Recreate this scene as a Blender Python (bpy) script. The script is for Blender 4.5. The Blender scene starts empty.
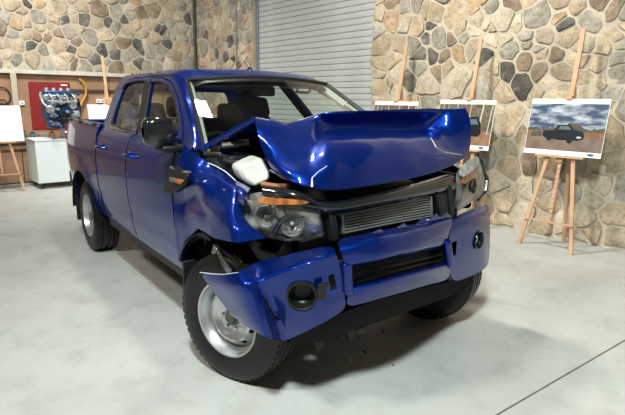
import bpy, bmesh, math, random
from mathutils import Vector, Matrix, noise
from mathutils.geometry import delaunay_2d_cdt

random.seed(7)
PI = math.pi
SC = bpy.context.scene
COL = SC.collection

# ------------------------------------------------------------------ camera
# world frame: X runs along the stone wall with the roller door, Y points at that wall, Z up
cam_data = bpy.data.cameras.new('camera')
cam = bpy.data.objects.new('camera', cam_data)
COL.objects.link(cam)
YAW, PITCH, ROLL = 2.432116, 0.203726, 0.010945
fw = Vector((math.cos(YAW)*math.cos(PITCH), math.sin(YAW)*math.cos(PITCH), -math.sin(PITCH)))
rt = fw.cross(Vector((0, 0, 1))).normalized()
up = rt.cross(fw)
r2 = rt*math.cos(ROLL) + up*math.sin(ROLL)
u2 = up*math.cos(ROLL) - rt*math.sin(ROLL)
m3 = Matrix((r2, u2, -fw)).transposed()
cam.matrix_world = Matrix.Translation((2.3194, -2.3022, 1.5945)) @ m3.to_4x4()
cam_data.sensor_fit = 'HORIZONTAL'
cam_data.sensor_width = 36.0
cam_data.lens = 36.0*521.277/625.0
cam_data.clip_start = 0.05
SC.camera = cam

# ------------------------------------------------------------------ world and lamps
world = bpy.data.worlds.new('world')
SC.world = world
world.use_nodes = True
world.node_tree.nodes['Background'].inputs[0].default_value = (1, 1, 1, 1)
world.node_tree.nodes['Background'].inputs[1].default_value = 0.05

def area_light(name, loc, target, sx, sy, watts, color, spread=180):
    d = bpy.data.lights.new(name, 'AREA')
    d.shape = 'RECTANGLE'; d.size = sx; d.size_y = sy; d.energy = watts; d.color = color; d.spread = math.radians(spread)
    o = bpy.data.objects.new(name, d); COL.objects.link(o)
    o.location = loc
    o.rotation_euler = (Vector(target) - Vector(loc)).to_track_quat('-Z', 'Y').to_euler()
    return o

COOL = (0.90, 1.0, 0.98)
area_light('hall_lamp_front_offscreen', (2.5, -2.9, 5.4), (0.2, 0.2, 0.3), 0.5, 0.5, 430, COOL)
area_light('hall_lamp_side_offscreen', (-0.6, -4.6, 5.2), (-1.0, 3.0, 0.9), 0.7, 0.6, 105, (1.0, 0.95, 0.87), 120)
area_light('hall_lamp_overhead_offscreen', (-2.4, 0.2, 5.4), (-0.8, 3.9, 1.1), 0.6, 0.5, 175, (1.0, 0.94, 0.84), 140)
area_light('hall_lamp_rear_offscreen', (-6.0, -0.6, 5.3), (-8.4, 1.2, 1.2), 1.2, 1.2, 150, (1.0, 0.98, 0.94), 110)

SC.view_settings.view_transform = 'Standard'
SC.view_settings.look = 'None'
SC.view_settings.gamma = 1.0
SC.view_settings.use_curve_mapping = False
SC.view_settings.exposure = 0.15
SC.cycles.max_bounces = 8
SC.cycles.use_denoising = True

# ------------------------------------------------------------------ materials
def mat(name, col, rough=0.5, metal=0.0, var=0.0, scale=8.0, bump=0.0, bscale=40.0, coat=0.0, spec=0.5, col2=None, emit=None, rvar=0.0):
    m = bpy.data.materials.new(name); m.use_nodes = True
    nt = m.node_tree; b = nt.nodes['Principled BSDF']
    b.inputs['Base Color'].default_value = (*col, 1)
    b.inputs['Roughness'].default_value = rough
    b.inputs['Metallic'].default_value = metal
    b.inputs['Coat Weight'].default_value = coat
    b.inputs['Coat Roughness'].default_value = 0.03
    b.inputs['Specular IOR Level'].default_value = spec
    tc = nt.nodes.new('ShaderNodeTexCoord')
    if var > 0 or col2:
        n = nt.nodes.new('ShaderNodeTexNoise'); n.inputs['Scale'].default_value = scale; n.inputs['Detail'].default_value = 6
        r = nt.nodes.new('ShaderNodeValToRGB')
        c2 = col2 or tuple(max(0, c*(1-var)) for c in col)
        r.color_ramp.elements[0].color = (*c2, 1); r.color_ramp.elements[1].color = (*col, 1)
        r.color_ramp.elements[0].position = 0.35; r.color_ramp.elements[1].position = 0.68
        nt.links.new(tc.outputs['Object'], n.inputs['Vector'])
        nt.links.new(n.outputs['Fac'], r.inputs['Fac'])
        nt.links.new(r.outputs['Color'], b.inputs['Base Color'])
    if bump > 0:
        n2 = nt.nodes.new('ShaderNodeTexNoise'); n2.inputs['Scale'].default_value = bscale; n2.inputs['Detail'].default_value = 8
        bp = nt.nodes.new('ShaderNodeBump'); bp.inputs['Strength'].default_value = bump; bp.inputs['Distance'].default_value = 0.02
        nt.links.new(tc.outputs['Object'], n2.inputs['Vector'])
        nt.links.new(n2.outputs['Fac'], bp.inputs['Height'])
        nt.links.new(bp.outputs['Normal'], b.inputs['Normal'])
    if emit:
        b.inputs['Emission Color'].default_value = (*emit[0], 1); b.inputs['Emission Strength'].default_value = emit[1]
    return m

def glass_mat(name, tint, rough=0.02):
    m = bpy.data.materials.new(name); m.use_nodes = True
    nt = m.node_tree; nt.nodes.clear()
    out = nt.nodes.new('ShaderNodeOutputMaterial'); mix = nt.nodes.new('ShaderNodeMixShader')
    tr = nt.nodes.new('ShaderNodeBsdfTransparent'); tr.inputs['Color'].default_value = (*tint, 1)
    gl = nt.nodes.new('ShaderNodeBsdfGlossy'); gl.inputs['Roughness'].default_value = rough
    fr = nt.nodes.new('ShaderNodeFresnel'); fr.inputs['IOR'].default_value = 1.5
    ge = nt.nodes.new('ShaderNodeNewGeometry'); mr = nt.nodes.new('ShaderNodeMapRange')   # the same pane seen from inside and outside
    mr.inputs[3].default_value = 1.5; mr.inputs[4].default_value = 1/1.5
    nt.links.new(ge.outputs['Backfacing'], mr.inputs[0]); nt.links.new(mr.outputs[0], fr.inputs['IOR'])
    nt.links.new(fr.outputs[0], mix.inputs[0]); nt.links.new(tr.outputs[0], mix.inputs[1]); nt.links.new(gl.outputs[0], mix.inputs[2])
    nt.links.new(mix.outputs[0], out.inputs['Surface'])
    return m

M = {}
M['paint'] = mat('blue_metallic_paint', (0.0012, 0.020, 0.20), 0.36, 0.70, coat=0.7, spec=0.1)
M['black'] = mat('black_plastic', (0.010, 0.011, 0.012), 0.42, spec=0.35)
M['gloss_black'] = mat('gloss_black', (0.010, 0.011, 0.012), 0.12, coat=0.6)
M['rubber'] = mat('tyre_rubber', (0.006, 0.006, 0.0065), 0.45, var=0.3, scale=20, bump=0.1, bscale=90, spec=0.4)
M['steel'] = mat('wheel_steel', (0.50, 0.51, 0.52), 0.34, 0.75)
M['hub'] = mat('hub_metal', (0.10, 0.095, 0.075), 0.5, 0.6)
M['dark'] = mat('underbody', (0.008, 0.008, 0.008), 0.9, spec=0.15)
M['bay'] = mat('engine_bay', (0.02, 0.02, 0.02), 0.6, var=0.5, scale=14)
M['chrome'] = mat('chrome', (0.62, 0.65, 0.68), 0.12, 1.0)
M['alu'] = mat('alloy_fin', (0.34, 0.35, 0.35), 0.4, 0.7)
M['orange'] = mat('orange_lens', (0.50, 0.16, 0.035), 0.22, coat=0.8, col2=(0.12, 0.045, 0.02), scale=22)
M['lamp_white'] = mat('lamp_white_trim', (0.62, 0.63, 0.62), 0.25, 0.3, coat=0.5, col2=(0.30, 0.30, 0.30), scale=16)
M['reflector'] = mat('lamp_reflector', (0.42, 0.41, 0.39), 0.3, 0.6, bump=0.6, bscale=40)
M['lampchrome'] = mat('lamp_silvering', (0.62, 0.60, 0.57), 0.3, 0.7, col2=(0.16, 0.155, 0.15), scale=11, bump=0.5, bscale=16)
M['lampgrey'] = mat('lamp_housing', (0.28, 0.29, 0.29), 0.25, 0.5, var=0.5, scale=12)
M['red'] = mat('red_lens', (0.35, 0.01, 0.012), 0.15, coat=0.8)
M['seat'] = mat('seat_cloth', (0.02, 0.021, 0.024), 0.9)
M['trim_in'] = mat('cabin_trim', (0.30, 0.30, 0.28), 0.8)
M['cream'] = mat('cream_plastic', (0.50, 0.50, 0.46), 0.55, var=0.2)
M['glass'] = glass_mat('window_glass', (0.86, 0.92, 0.89))
M['lens'] = glass_mat('clear_lens', (0.85, 0.87, 0.87))
M['pine'] = mat('pine_wood', (0.60, 0.37, 0.22), 0.6, var=0.2, scale=6)
M['white'] = mat('white_board', (0.86, 0.87, 0.86), 0.6)
M['mortar'] = mat('mortar', (0.52, 0.46, 0.36), 0.95, col2=(0.40, 0.35, 0.27), scale=3.5, bump=0.7, bscale=22)
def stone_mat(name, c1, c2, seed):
    """rough stone: patches of two tones, fine grain and smears of mortar, shifted for every single stone"""
    m = bpy.data.materials.new(name); m.use_nodes = True
    nt = m.node_tree; b = nt.nodes['Principled BSDF']; L = nt.links.new; b.inputs['Roughness'].default_value = 0.95
    b.inputs['Specular IOR Level'].default_value = 0.2
    tc = nt.nodes.new('ShaderNodeTexCoord'); oi = nt.nodes.new('ShaderNodeObjectInfo')
    sc = nt.nodes.new('ShaderNodeVectorMath'); sc.operation = 'SCALE'; sc.inputs[0].default_value = (31, 17, 23); L(oi.outputs['Random'], sc.inputs['Scale'])
    ad = nt.nodes.new('ShaderNodeVectorMath'); ad.operation = 'ADD'; L(tc.outputs['Object'], ad.inputs[0]); L(sc.outputs[0], ad.inputs[1])
    def noise(scale, det, rough=0.6):
        n = nt.nodes.new('ShaderNodeTexNoise'); n.inputs['Scale'].default_value = scale; n.inputs['Detail'].default_value = det; n.inputs['Roughness'].default_value = rough
        L(ad.outputs[0], n.inputs['Vector']); return n.outputs['Fac']
    def ramp(f, p0, c0, p1, c1_):
        r = nt.nodes.new('ShaderNodeValToRGB'); e = r.color_ramp.elements; e[0].position = p0; e[0].color = (*c0, 1); e[1].position = p1; e[1].color = (*c1_, 1); L(f, r.inputs['Fac']); return r.outputs[0]
    def mixc(kind, fac, a, c):
        x = nt.nodes.new('ShaderNodeMix'); x.data_type = 'RGBA'; x.blend_type = kind
        if isinstance(fac, float): x.inputs[0].default_value = fac
        else: L(fac, x.inputs[0])
        L(a, x.inputs[6])
        if isinstance(c, tuple): x.inputs[7].default_value = (*c, 1)
        else: L(c, x.inputs[7])
        return x.outputs[2]
    col = ramp(noise(3.5, 5), 0.36, c2, 0.62, c1)
    col = mixc('MULTIPLY', 1.0, col, ramp(noise(22, 6, 0.75), 0.28, (0.55, 0.53, 0.50), 0.55, (1.05, 1.04, 1.02)))
    col = mixc('MIX', ramp(noise(6, 6, 0.7), 0.56, (0, 0, 0), 0.74, (0.75, 0.75, 0.75)), col, (0.50, 0.445, 0.35))
    val = nt.nodes.new('ShaderNodeHueSaturation'); val.inputs['Saturation'].default_value = 0.88; mr = nt.nodes.new('ShaderNodeMapRange'); mr.inputs[3].default_value = 0.80; mr.inputs[4].default_value = 1.15
    L(oi.outputs['Random'], mr.inputs[0]); L(mr.outputs[0], val.inputs['Value']); L(col, val.inputs['Color']); L(val.outputs[0], b.inputs['Base Color'])
    bp = nt.nodes.new('ShaderNodeBump'); bp.inputs['Strength'].default_value = 1.0; bp.inputs['Distance'].default_value = 0.03
    L(noise(11, 8, 0.7), bp.inputs['Height']); L(bp.outputs[0], b.inputs['Normal'])
    return m
STONE = {k: stone_mat('stone_' + n, a, b_, 0) for k, n, a, b_ in (
 ('t', 'tan', (0.56, 0.45, 0.30), (0.38, 0.295, 0.19)), ('c', 'cream', (0.60, 0.52, 0.39), (0.43, 0.36, 0.26)), ('o', 'ochre', (0.52, 0.36, 0.19), (0.34, 0.23, 0.13)),
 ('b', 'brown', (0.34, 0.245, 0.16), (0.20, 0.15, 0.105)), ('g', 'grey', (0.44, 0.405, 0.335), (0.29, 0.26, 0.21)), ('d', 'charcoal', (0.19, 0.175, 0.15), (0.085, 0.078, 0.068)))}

# ------------------------------------------------------------------ mesh helpers
class MB:
    def __init__(self):
        self.v = []; self.f = []; self.creases = []
    def add(self, vs, fs):
        k = len(self.v); self.v += [tuple(p) for p in vs]; self.f += [tuple(i + k for i in q) for q in fs]
        return self
    def box(self, c, s, rot=None, taper=1.0):
        x, y, z = (q/2 for q in s); vs = []
        for dz in (-1, 1):
            t = taper if dz > 0 else 1.0
            for dx, dy in ((-1, -1), (1, -1), (1, 1), (-1, 1)): vs.append(Vector((dx*x*t, dy*y*t, dz*z)))
        if rot is not None: vs = [rot @ p for p in vs]
        c = Vector(c)
        return self.add([p + c for p in vs], [(3, 2, 1, 0), (4, 5, 6, 7), (0, 1, 5, 4), (1, 2, 6, 5), (2, 3, 7, 6), (3, 0, 4, 7)])
    def bar(self, a, b, w, d, upv=(0, 0, 1)):
        a = Vector(a); b = Vector(b); ax = (b - a).normalized(); s = ax.cross(Vector(upv))
        if s.length < 1e-4: s = ax.cross(Vector((1, 0, 0)))
        s.normalize(); n = s.cross(ax).normalized()
        vs = [p + s*i*w/2 + n*j*d/2 for p in (a, b) for i, j in ((-1, -1), (1, -1), (1, 1), (-1, 1))]
        return self.add(vs, [(0, 1, 2, 3), (7, 6, 5, 4), (0, 4, 5, 1), (1, 5, 6, 2), (2, 6, 7, 3), (3, 7, 4, 0)])
    def tube(self, pts, r, n=8, closed=False):
        pts = [Vector(p) for p in pts]; rings = []; N = len(pts); k0 = len(self.v); prev = None
        for i, p in enumerate(pts):
            if closed: t = pts[(i + 1) % N] - pts[i - 1]
            else: t = pts[min(i + 1, N - 1)] - pts[max(i - 1, 0)]
            t.normalize()
            if prev is None:
                a = t.cross(Vector((0, 0, 1)))
                if a.length < 0.05: a = t.cross(Vector((1, 0, 0)))
            else: a = prev - t*prev.dot(t)
            a.normalize(); prev = a; b = t.cross(a)
            rr = r[i] if isinstance(r, (list, tuple)) else r
            rings.append([p + (a*math.cos(2*PI*j/n) + b*math.sin(2*PI*j/n))*rr for j in range(n)])
        vs = [q for g in rings for q in g]; fs = []
        for i in range(N if closed else N - 1):
            i2 = (i + 1) % N
            for j in range(n): fs.append((i*n + j, i2*n + j, i2*n + (j + 1) % n, i*n + (j + 1) % n))
        if not closed: fs += [tuple(range(n))[::1], tuple((N - 1)*n + j for j in range(n))[::-1]]
        return self.add(vs, fs)
    def lathe(self, prof, n=32, frame=None, closed=False, arc=None):
        # prof: (radius, along) pairs; axis is local Y, frame maps to place
        fr = frame or Matrix.Identity(4); vs = []; fs = []; K = len(prof)
        steps = n if arc is None else n + 1
        for i in range(steps):
            a = 2*PI*i/n if arc is None else arc[0] + (arc[1] - arc[0])*i/n
            for r, y in prof: vs.append(fr @ Vector((r*math.cos(a), y, r*math.sin(a))))
        for i in range(n):
            i2 = (i + 1) % n if arc is None else i + 1
            for j in range(K if closed else K - 1):
                j2 = (j + 1) % K; fs.append((i*K + j, i*K + j2, i2*K + j2, i2*K + j))
        return self.add(vs, fs)
    def grid(self, rows, flip=False):
        R = len(rows); C = len(rows[0]); fs = []
        for i in range(R - 1):
            for j in range(C - 1):
                q = (i*C + j, i*C + j + 1, (i + 1)*C + j + 1, (i + 1)*C + j); fs.append(q[::-1] if flip else q)
        return self.add([p for r in rows for p in r], fs)
    def prism(self, poly, fn, t0, t1):
        # poly of 2D points, fn(a, b, t) -> 3D, between thickness t0 and t1
        n = len(poly); vs = [fn(a, b, t0) for a, b in poly] + [fn(a, b, t1) for a, b in poly]
        fs = [tuple(range(n))[::-1], tuple(range(n, 2*n))] + [(i, (i + 1) % n, n + (i + 1) % n, n + i) for i in range(n)]
        return self.add(vs, fs)
    def build(self, name, material, parent=None, smooth=35, solid=0.0, off=-1.0, bevel=0.0, sub=0, recalc=True, out=None, crease=None, dent=0.0):
        me = bpy.data.meshes.new(name); me.from_pydata(self.v, [], self.f)
        bm = bmesh.new(); bm.from_mesh(me)
        if recalc: bmesh.ops.recalc_face_normals(bm, faces=bm.faces)
        if out is not None:
            o3 = Vector(out); s = sum((f.normal.dot(o3)*f.calc_area() for f in bm.faces))
            if s < 0: bmesh.ops.reverse_faces(bm, faces=bm.faces)
        bm.to_mesh(me); bm.free()
        if crease:
            at = me.attributes.new('crease_edge', 'FLOAT', 'EDGE')
            for e in me.edges:
                key = tuple(sorted(e.vertices)); at.data[e.index].value = crease.get(key, 0.0)
        me.materials.append(material if not isinstance(material, str) else M[material])
        if smooth:
            me.shade_smooth() if hasattr(me, 'shade_smooth') else [setattr(p, 'use_smooth', True) for p in me.polygons]
            if not sub: me.set_sharp_from_angle(angle=math.radians(smooth))
            cnt = {}
            for f in me.polygons:
                for k in f.edge_keys: cnt[k] = cnt.get(k, 0) + 1
            if any(v == 1 for v in cnt.values()):
                sh = me.attributes.get('sharp_edge') or me.attributes.new('sharp_edge', 'BOOLEAN', 'EDGE')
                for e in me.edges:
                    if cnt.get(tuple(sorted(e.vertices)), 2) == 1: sh.data[e.index].value = True
        o = bpy.data.objects.new(name, me); COL.objects.link(o)
        if parent: o.parent = parent
        if sub:
            s = o.modifiers.new('sub', 'SUBSURF'); s.levels = sub; s.render_levels = sub
        if dent:
            tx = bpy.data.textures.get('dents') or bpy.data.textures.new('dents', 'CLOUDS'); tx.noise_scale = 0.16
            s = o.modifiers.new('dent', 'DISPLACE'); s.texture = tx; s.strength = dent; s.mid_level = 0.5
        if solid:
            s = o.modifiers.new('solid', 'SOLIDIFY'); s.thickness = solid; s.offset = off
        if bevel:
            s = o.modifiers.new('bevel', 'BEVEL'); s.width = bevel; s.segments = 2; s.limit_method = 'ANGLE'
        return o

def inside(p, poly):
    x, y = p; c = False; n = len(poly)
    for i in range(n):
        x1, y1 = poly[i]; x2, y2 = poly[i - 1]
        if (y1 > y) != (y2 > y) and x < (x2 - x1)*(y - y1)/(y2 - y1) + x1: c = not c
    return c

def densify(poly, step):
    out = []
    for i, a in enumerate(poly):
        b = poly[(i + 1) % len(poly)]; L = math.dist(a, b); k = max(1, int(L/step))
        out += [(a[0] + (b[0]-a[0])*t/k, a[1] + (b[1]-a[1])*t/k) for t in range(k)]
    return out

def panel(outline, holes, fn, step=0.1):
    """a sheet with the given outline and holes, cut in a flat (a, b) domain and bent to shape by fn"""
    mb = MB(); loops = [densify(outline, step)] + [densify(h, step) for h in holes]
    vs = []; es = []
    for L in loops:
        k = len(vs); vs += [Vector(p) for p in L]; es += [(k + i, k + (i + 1) % len(L)) for i in range(len(L))]
    xs = [p[0] for p in outline]; ys = [p[1] for p in outline]
    a = min(xs) + step/2
    while a < max(xs):
        b = min(ys) + step/2
        while b < max(ys):
            if inside((a, b), outline) and not any(inside((a, b), h) for h in holes) and min((Vector((a, b)) - q).length for q in vs[:sum(map(len, loops))]) > step*0.45: vs.append(Vector((a, b)))
            b += step
        a += step
    r = delaunay_2d_cdt(vs, es, [], 0, 1e-6)
    fs = []
    for f in r[2]:
        c = sum((r[0][i] for i in f), Vector((0, 0)))/len(f)
        if inside(c, outline) and not any(inside(c, h) for h in holes): fs.append(tuple(f))
    mb.add([fn(p.x, p.y) for p in r[0]], fs)
    return mb

def circle(cx, cy, r, n=20, a0=0.0, a1=2*PI):
    return [(cx + r*math.cos(a0 + (a1-a0)*i/n), cy + r*math.sin(a0 + (a1-a0)*i/n)) for i in range(n)]

def empty(name, loc=(0, 0, 0), rz=0.0, parent=None):
    o = bpy.data.objects.new(name, None); COL.objects.link(o); o.location = loc; o.rotation_euler = (0, 0, rz)
    o.empty_display_size = 0.1
    if parent: o.parent = parent
    return o

def tag(o, label, cat, group=None):
    o['label'] = label; o['category'] = cat
    if group: o['group'] = group
    return o

def structure(o, label=None):
    o['kind'] = 'structure'
    if label: o['label'] = label
    return o

# ------------------------------------------------------------------ the hall
WY = 3.906      # face of the wall with the roller door
WX = -9.15      # face of the wall behind the work bench
HT = 5.6

def concrete():
    m = bpy.data.materials.new('polished_concrete'); m.use_nodes = True
    nt = m.node_tree; b = nt.nodes['Principled BSDF']; L = nt.links.new
    tc = nt.nodes.new('ShaderNodeTexCoord')
    def noise(scale, det, rough=0.6):
        n = nt.nodes.new('ShaderNodeTexNoise'); n.inputs['Scale'].default_value = scale; n.inputs['Detail'].default_value = det
        n.inputs['Roughness'].default_value = rough; L(tc.outputs['Object'], n.inputs['Vector']); return n
    def ramp(n, p0, c0, p1, c1):
        r = nt.nodes.new('ShaderNodeValToRGB'); e = r.color_ramp.elements
        e[0].position = p0; e[0].color = (*c0, 1); e[1].position = p1; e[1].color = (*c1, 1); L(n.outputs['Fac'], r.inputs['Fac']); return r
    big = ramp(noise(0.9, 5), 0.30, (0.44, 0.452, 0.425), 0.70, (0.54, 0.552, 0.525))
    mid = ramp(noise(3.2, 8, 0.7), 0.30, (0.80, 0.80, 0.79), 0.52, (1, 1, 1))
    spk = ramp(noise(26, 4, 0.7), 0.24, (0.55, 0.54, 0.52), 0.33, (1, 1, 1))
    def mul(a, c):
        x = nt.nodes.new('ShaderNodeMix'); x.data_type = 'RGBA'; x.blend_type = 'MULTIPLY'; x.inputs['Factor'].default_value = 1
        L(a, x.inputs[6]); L(c, x.inputs[7]); return x.outputs[2]
    L(mul(mul(big.outputs[0], mid.outputs[0]), spk.outputs[0]), b.inputs['Base Color'])
    rr = ramp(noise(2.5, 6), 0.3, (0.38,)*3, 0.7, (0.58,)*3); L(rr.outputs[0], b.inputs['Roughness'])
    return m
M['concrete'] = concrete()
M['joint'] = mat('joint_filler', (0.16, 0.15, 0.13), 0.9)

fl = MB().box((-3.0, -2.5, -0.10), (23.2, 14.0, 0.16)).build('floor', 'joint', smooth=0)
tag(structure(fl), 'pale polished concrete floor of the hall', 'floor')
K = 0.0667
for a, b in ((-14.2, 1.094), (1.106, 8.4)):
    ya, yb = -9.3, 4.4
    poly = [(a + (K*ya if a > -9 else 0), ya), (b + (K*ya if b < 8 else 0), ya), (b + (K*yb if b < 8 else 0), yb), (a + (K*yb if a > -9 else 0), yb)]
    MB().prism(poly, lambda x, y, t: (x, y, t), -0.03, 0.0).build('slab', 'concrete', fl, smooth=0)

def power_cells(seeds, box, skip=None):
    x0, x1, z0, z1 = box; cells = []
    for i, (x, z, r, c) in enumerate(seeds):
        poly = [(x0, z0), (x1, z0), (x1, z1), (x0, z1)]
        for j, (xj, zj, rj, cj) in enumerate(seeds):
            if i == j: continue
            dx, dz = xj - x, zj - z; d2 = dx*dx + dz*dz
            if d2 > 2.2: continue
            lim = (d2 + r*r - rj*rj)/2
            new = []
            for k, p in enumerate(poly):
                q = poly[(k + 1) % len(poly)]
                dp = (p[0]-x)*dx + (p[1]-z)*dz - lim; dq = (q[0]-x)*dx + (q[1]-z)*dz - lim
                if dp <= 0: new.append(p)
                if dp*dq < 0:
                    t = dp/(dp - dq); new.append((p[0] + (q[0]-p[0])*t, p[1] + (q[1]-p[1])*t))
            poly = new
            if len(poly) < 3: break
        if len(poly) >= 3: cells.append((poly, c))
    out = []
    for poly, c in cells:      # wander the joints so that no edge runs straight
        q = []
        for a, b in densify(poly, 0.07):
            n1 = noise.noise_vector(Vector((a*3.1, b*3.1, 0.0))); n2 = noise.noise_vector(Vector((a*8.0, b*8.0, 4.0)))
            q.append((a + 0.075*n1.x + 0.022*n2.x, b + 0.06*n1.y + 0.022*n2.y))
        out.append((q, c))
    return out

def fill_seeds(seeds, box, rmin, rmax, tries):
    rnd = random.Random(11); out = list(seeds)
    for k in range(tries):
        r = rmin + (rmax - rmin)*rnd.random()**1.6*(1 - 0.8*k/tries) ; x = rnd.uniform(box[0], box[1]); z = rnd.uniform(box[2], box[3])
        if all((x-s[0])**2 + (z-s[1])**2 > (0.88*(r + s[2]))**2 for s in out):
            out.append((x, z, r, rnd.choice('tttttttccccccggggob')))
    return out

def stone_mesh(poly, rnd):
    n = len(poly); A = 0; cx = cz = 0
    for i in range(n):
        (x1, z1), (x2, z2) = poly[i], poly[(i + 1) % n]; c = x1*z2 - x2*z1; A += c; cx += (x1+x2)*c; cz += (z1+z2)*c
    A /= 2
    if abs(A) < 0.004: return None
    cx /= 6*A; cz /= 6*A
    size = math.sqrt(abs(A))
    k = 1 - min(0.30, (0.007 + 0.018*rnd.random())/max(size*0.5, 0.05))
    p = [((x-cx)*k, (z-cz)*k) for x, z in poly]
    for it in range(0):
        q = []
        for i in range(len(p)):
            a, b = p[i], p[(i + 1) % len(p)]; w = 0.12
            q += [(a[0]*(1-w) + b[0]*w, a[1]*(1-w) + b[1]*w), (a[0]*w + b[0]*(1-w), a[1]*w + b[1]*(1-w))]
        p = q
    L = [0]
    for i in range(len(p)): L.append(L[-1] + math.dist(p[i], p[(i + 1) % len(p)]))
    N = 16; out = []; j = 0
    for t in range(N):
        d = L[-1]*t/N
        while L[j + 1] < d: j += 1
        f = (d - L[j])/max(1e-9, L[j + 1] - L[j]); a, b = p[j], p[(j + 1) % len(p)]
        w = 1 + rnd.uniform(-0.05, 0.03)
        out.append(((a[0] + (b[0]-a[0])*f)*w, (a[1] + (b[1]-a[1])*f)*w))
    h = 0.008 + 0.020*rnd.random(); tx, tz = rnd.uniform(-0.12, 0.12), rnd.uniform(-0.12, 0.12)
    vs = []
    for sc, hh in ((1.0, -0.02), (0.985, h*0.75), (0.88, h)):
        for x, z in out: vs.append((x*sc, z*sc, hh + (x*tx + z*tz if hh > 0 else 0) + (rnd.uniform(-0.006, 0.006) if sc < 0.9 else 0)))
    vs.append((0, 0, h*1.05)); fs = []
    for r in range(2):
        for i in range(N): fs.append((r*N + i, r*N + (i + 1) % N, (r + 1)*N + (i + 1) % N, (r + 1)*N + i))
    for i in range(N): fs.append((2*N + i, 2*N + (i + 1) % N, 3*N))
    return (cx, cz), vs, fs

def lay_stones(wall, seeds, box, place, clip=None):
    rnd = random.Random(5)
    for poly, c in power_cells(seeds, box):
        r = stone_mesh(poly, rnd)
        if not r: continue
        (cx, cz), vs, fs = r
        if clip and clip(cx, cz): continue
        mb = MB().add([place(x, z, h) for x, z, h in vs], fs)
        o = mb.build('stone', STONE[c], wall, smooth=45)
        o.location = place(cx, cz, 0, True)

# wall with the roller door
D0, D1, DT = -6.83, -3.50, 4.3
wr = panel([(WX - 0.3, 0), (8.5, 0), (8.5, HT), (WX - 0.3, HT)], [[(D0, 0.001), (D1, 0.001), (D1, DT), (D0, DT)]], lambda a, b: (a, WY, b), 0.6).build('wall_right', 'mortar', smooth=0, solid=0.3, off=-1, out=(0, -1, 0))
tag(structure(wr), 'tall stone wall around the grey roller door', 'wall')
rp = lambda x, z, h, origin=False: (x, WY, z) if origin else (x, -h, z)
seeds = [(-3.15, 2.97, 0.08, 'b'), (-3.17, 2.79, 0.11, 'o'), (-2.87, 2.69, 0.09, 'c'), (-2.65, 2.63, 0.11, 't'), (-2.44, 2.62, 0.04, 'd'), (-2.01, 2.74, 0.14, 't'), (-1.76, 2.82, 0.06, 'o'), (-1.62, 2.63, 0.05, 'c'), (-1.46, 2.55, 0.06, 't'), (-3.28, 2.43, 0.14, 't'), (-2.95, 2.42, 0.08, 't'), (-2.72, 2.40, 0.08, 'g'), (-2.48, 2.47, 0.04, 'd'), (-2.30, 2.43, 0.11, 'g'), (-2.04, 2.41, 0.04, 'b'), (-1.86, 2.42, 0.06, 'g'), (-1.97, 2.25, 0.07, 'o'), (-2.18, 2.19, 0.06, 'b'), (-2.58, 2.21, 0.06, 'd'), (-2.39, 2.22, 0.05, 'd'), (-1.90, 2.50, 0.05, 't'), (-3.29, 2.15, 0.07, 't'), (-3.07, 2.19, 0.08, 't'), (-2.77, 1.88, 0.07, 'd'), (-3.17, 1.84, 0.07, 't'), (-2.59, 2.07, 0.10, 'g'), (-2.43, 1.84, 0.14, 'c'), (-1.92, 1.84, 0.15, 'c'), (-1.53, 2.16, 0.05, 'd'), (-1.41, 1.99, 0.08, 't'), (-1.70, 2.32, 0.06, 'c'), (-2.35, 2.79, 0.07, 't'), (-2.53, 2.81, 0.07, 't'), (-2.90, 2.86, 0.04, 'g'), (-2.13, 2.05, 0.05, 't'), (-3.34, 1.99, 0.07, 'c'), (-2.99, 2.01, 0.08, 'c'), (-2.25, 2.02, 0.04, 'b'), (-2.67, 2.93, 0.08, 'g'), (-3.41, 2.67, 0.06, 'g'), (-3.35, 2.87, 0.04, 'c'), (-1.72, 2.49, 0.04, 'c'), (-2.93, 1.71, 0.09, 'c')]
seeds += [(-1.21, 2.75, 0.07, 'b'), (-0.87, 2.62, 0.11, 'g'), (-0.61, 2.56, 0.05, 'o'), (-0.54, 2.46, 0.07, 'd'), (-0.43, 2.63, 0.05, 't'), (-0.20, 2.64, 0.06, 'b'), (-0.07, 2.55, 0.05, 'b'), (-0.31, 2.49, 0.06, 'g'), (-0.50, 2.33, 0.09, 't'), (-1.13, 2.53, 0.06, 'c'), (-1.24, 2.37, 0.07, 'c'), (-0.96, 2.38, 0.04, 'g'), (-0.77, 2.35, 0.05, 'c'), (-0.94, 2.28, 0.04, 'g'), (-0.83, 2.21, 0.04, 'g'), (-1.16, 2.21, 0.10, 'g'), (-1.46, 2.38, 0.06, 'c'), (-0.59, 2.11, 0.07, 'b'), (-0.40, 2.11, 0.05, 't'), (-0.38, 2.22, 0.05, 'c'), (-0.78, 2.13, 0.04, 't'), (-0.96, 2.09, 0.05, 'b'), (-1.19, 1.98, 0.05, 'd'), (-0.77, 1.98, 0.06, 'b'), (-0.97, 1.83, 0.10, 'd'), (-0.51, 1.93, 0.07, 't'), (-1.43, 1.87, 0.08, 't'), (-1.25, 1.75, 0.06, 't'), (-0.12, 2.17, 0.05, 't'), (-0.01, 2.30, 0.05, 't'), (0.03, 2.19, 0.04, 'g'), (-0.16, 2.04, 0.04, 't'), (0.03, 2.07, 0.05, 'g'), (0.06, 1.87, 0.06, 'g'), (-0.10, 1.82, 0.06, 't'), (-0.65, 1.80, 0.05, 'c'), (-0.27, 1.87, 0.05, 't'), (-1.46, 2.78, 0.07, 'g'), (-1.49, 2.57, 0.06, 'c'), (0.05, 2.50, 0.04, 'g'), (0.06, 2.41, 0.03, 't'), (-0.75, 1.71, 0.04, 't'), (-0.22, 1.70, 0.05, 'c'), (0.03, 1.70, 0.05, 'g')]
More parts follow.
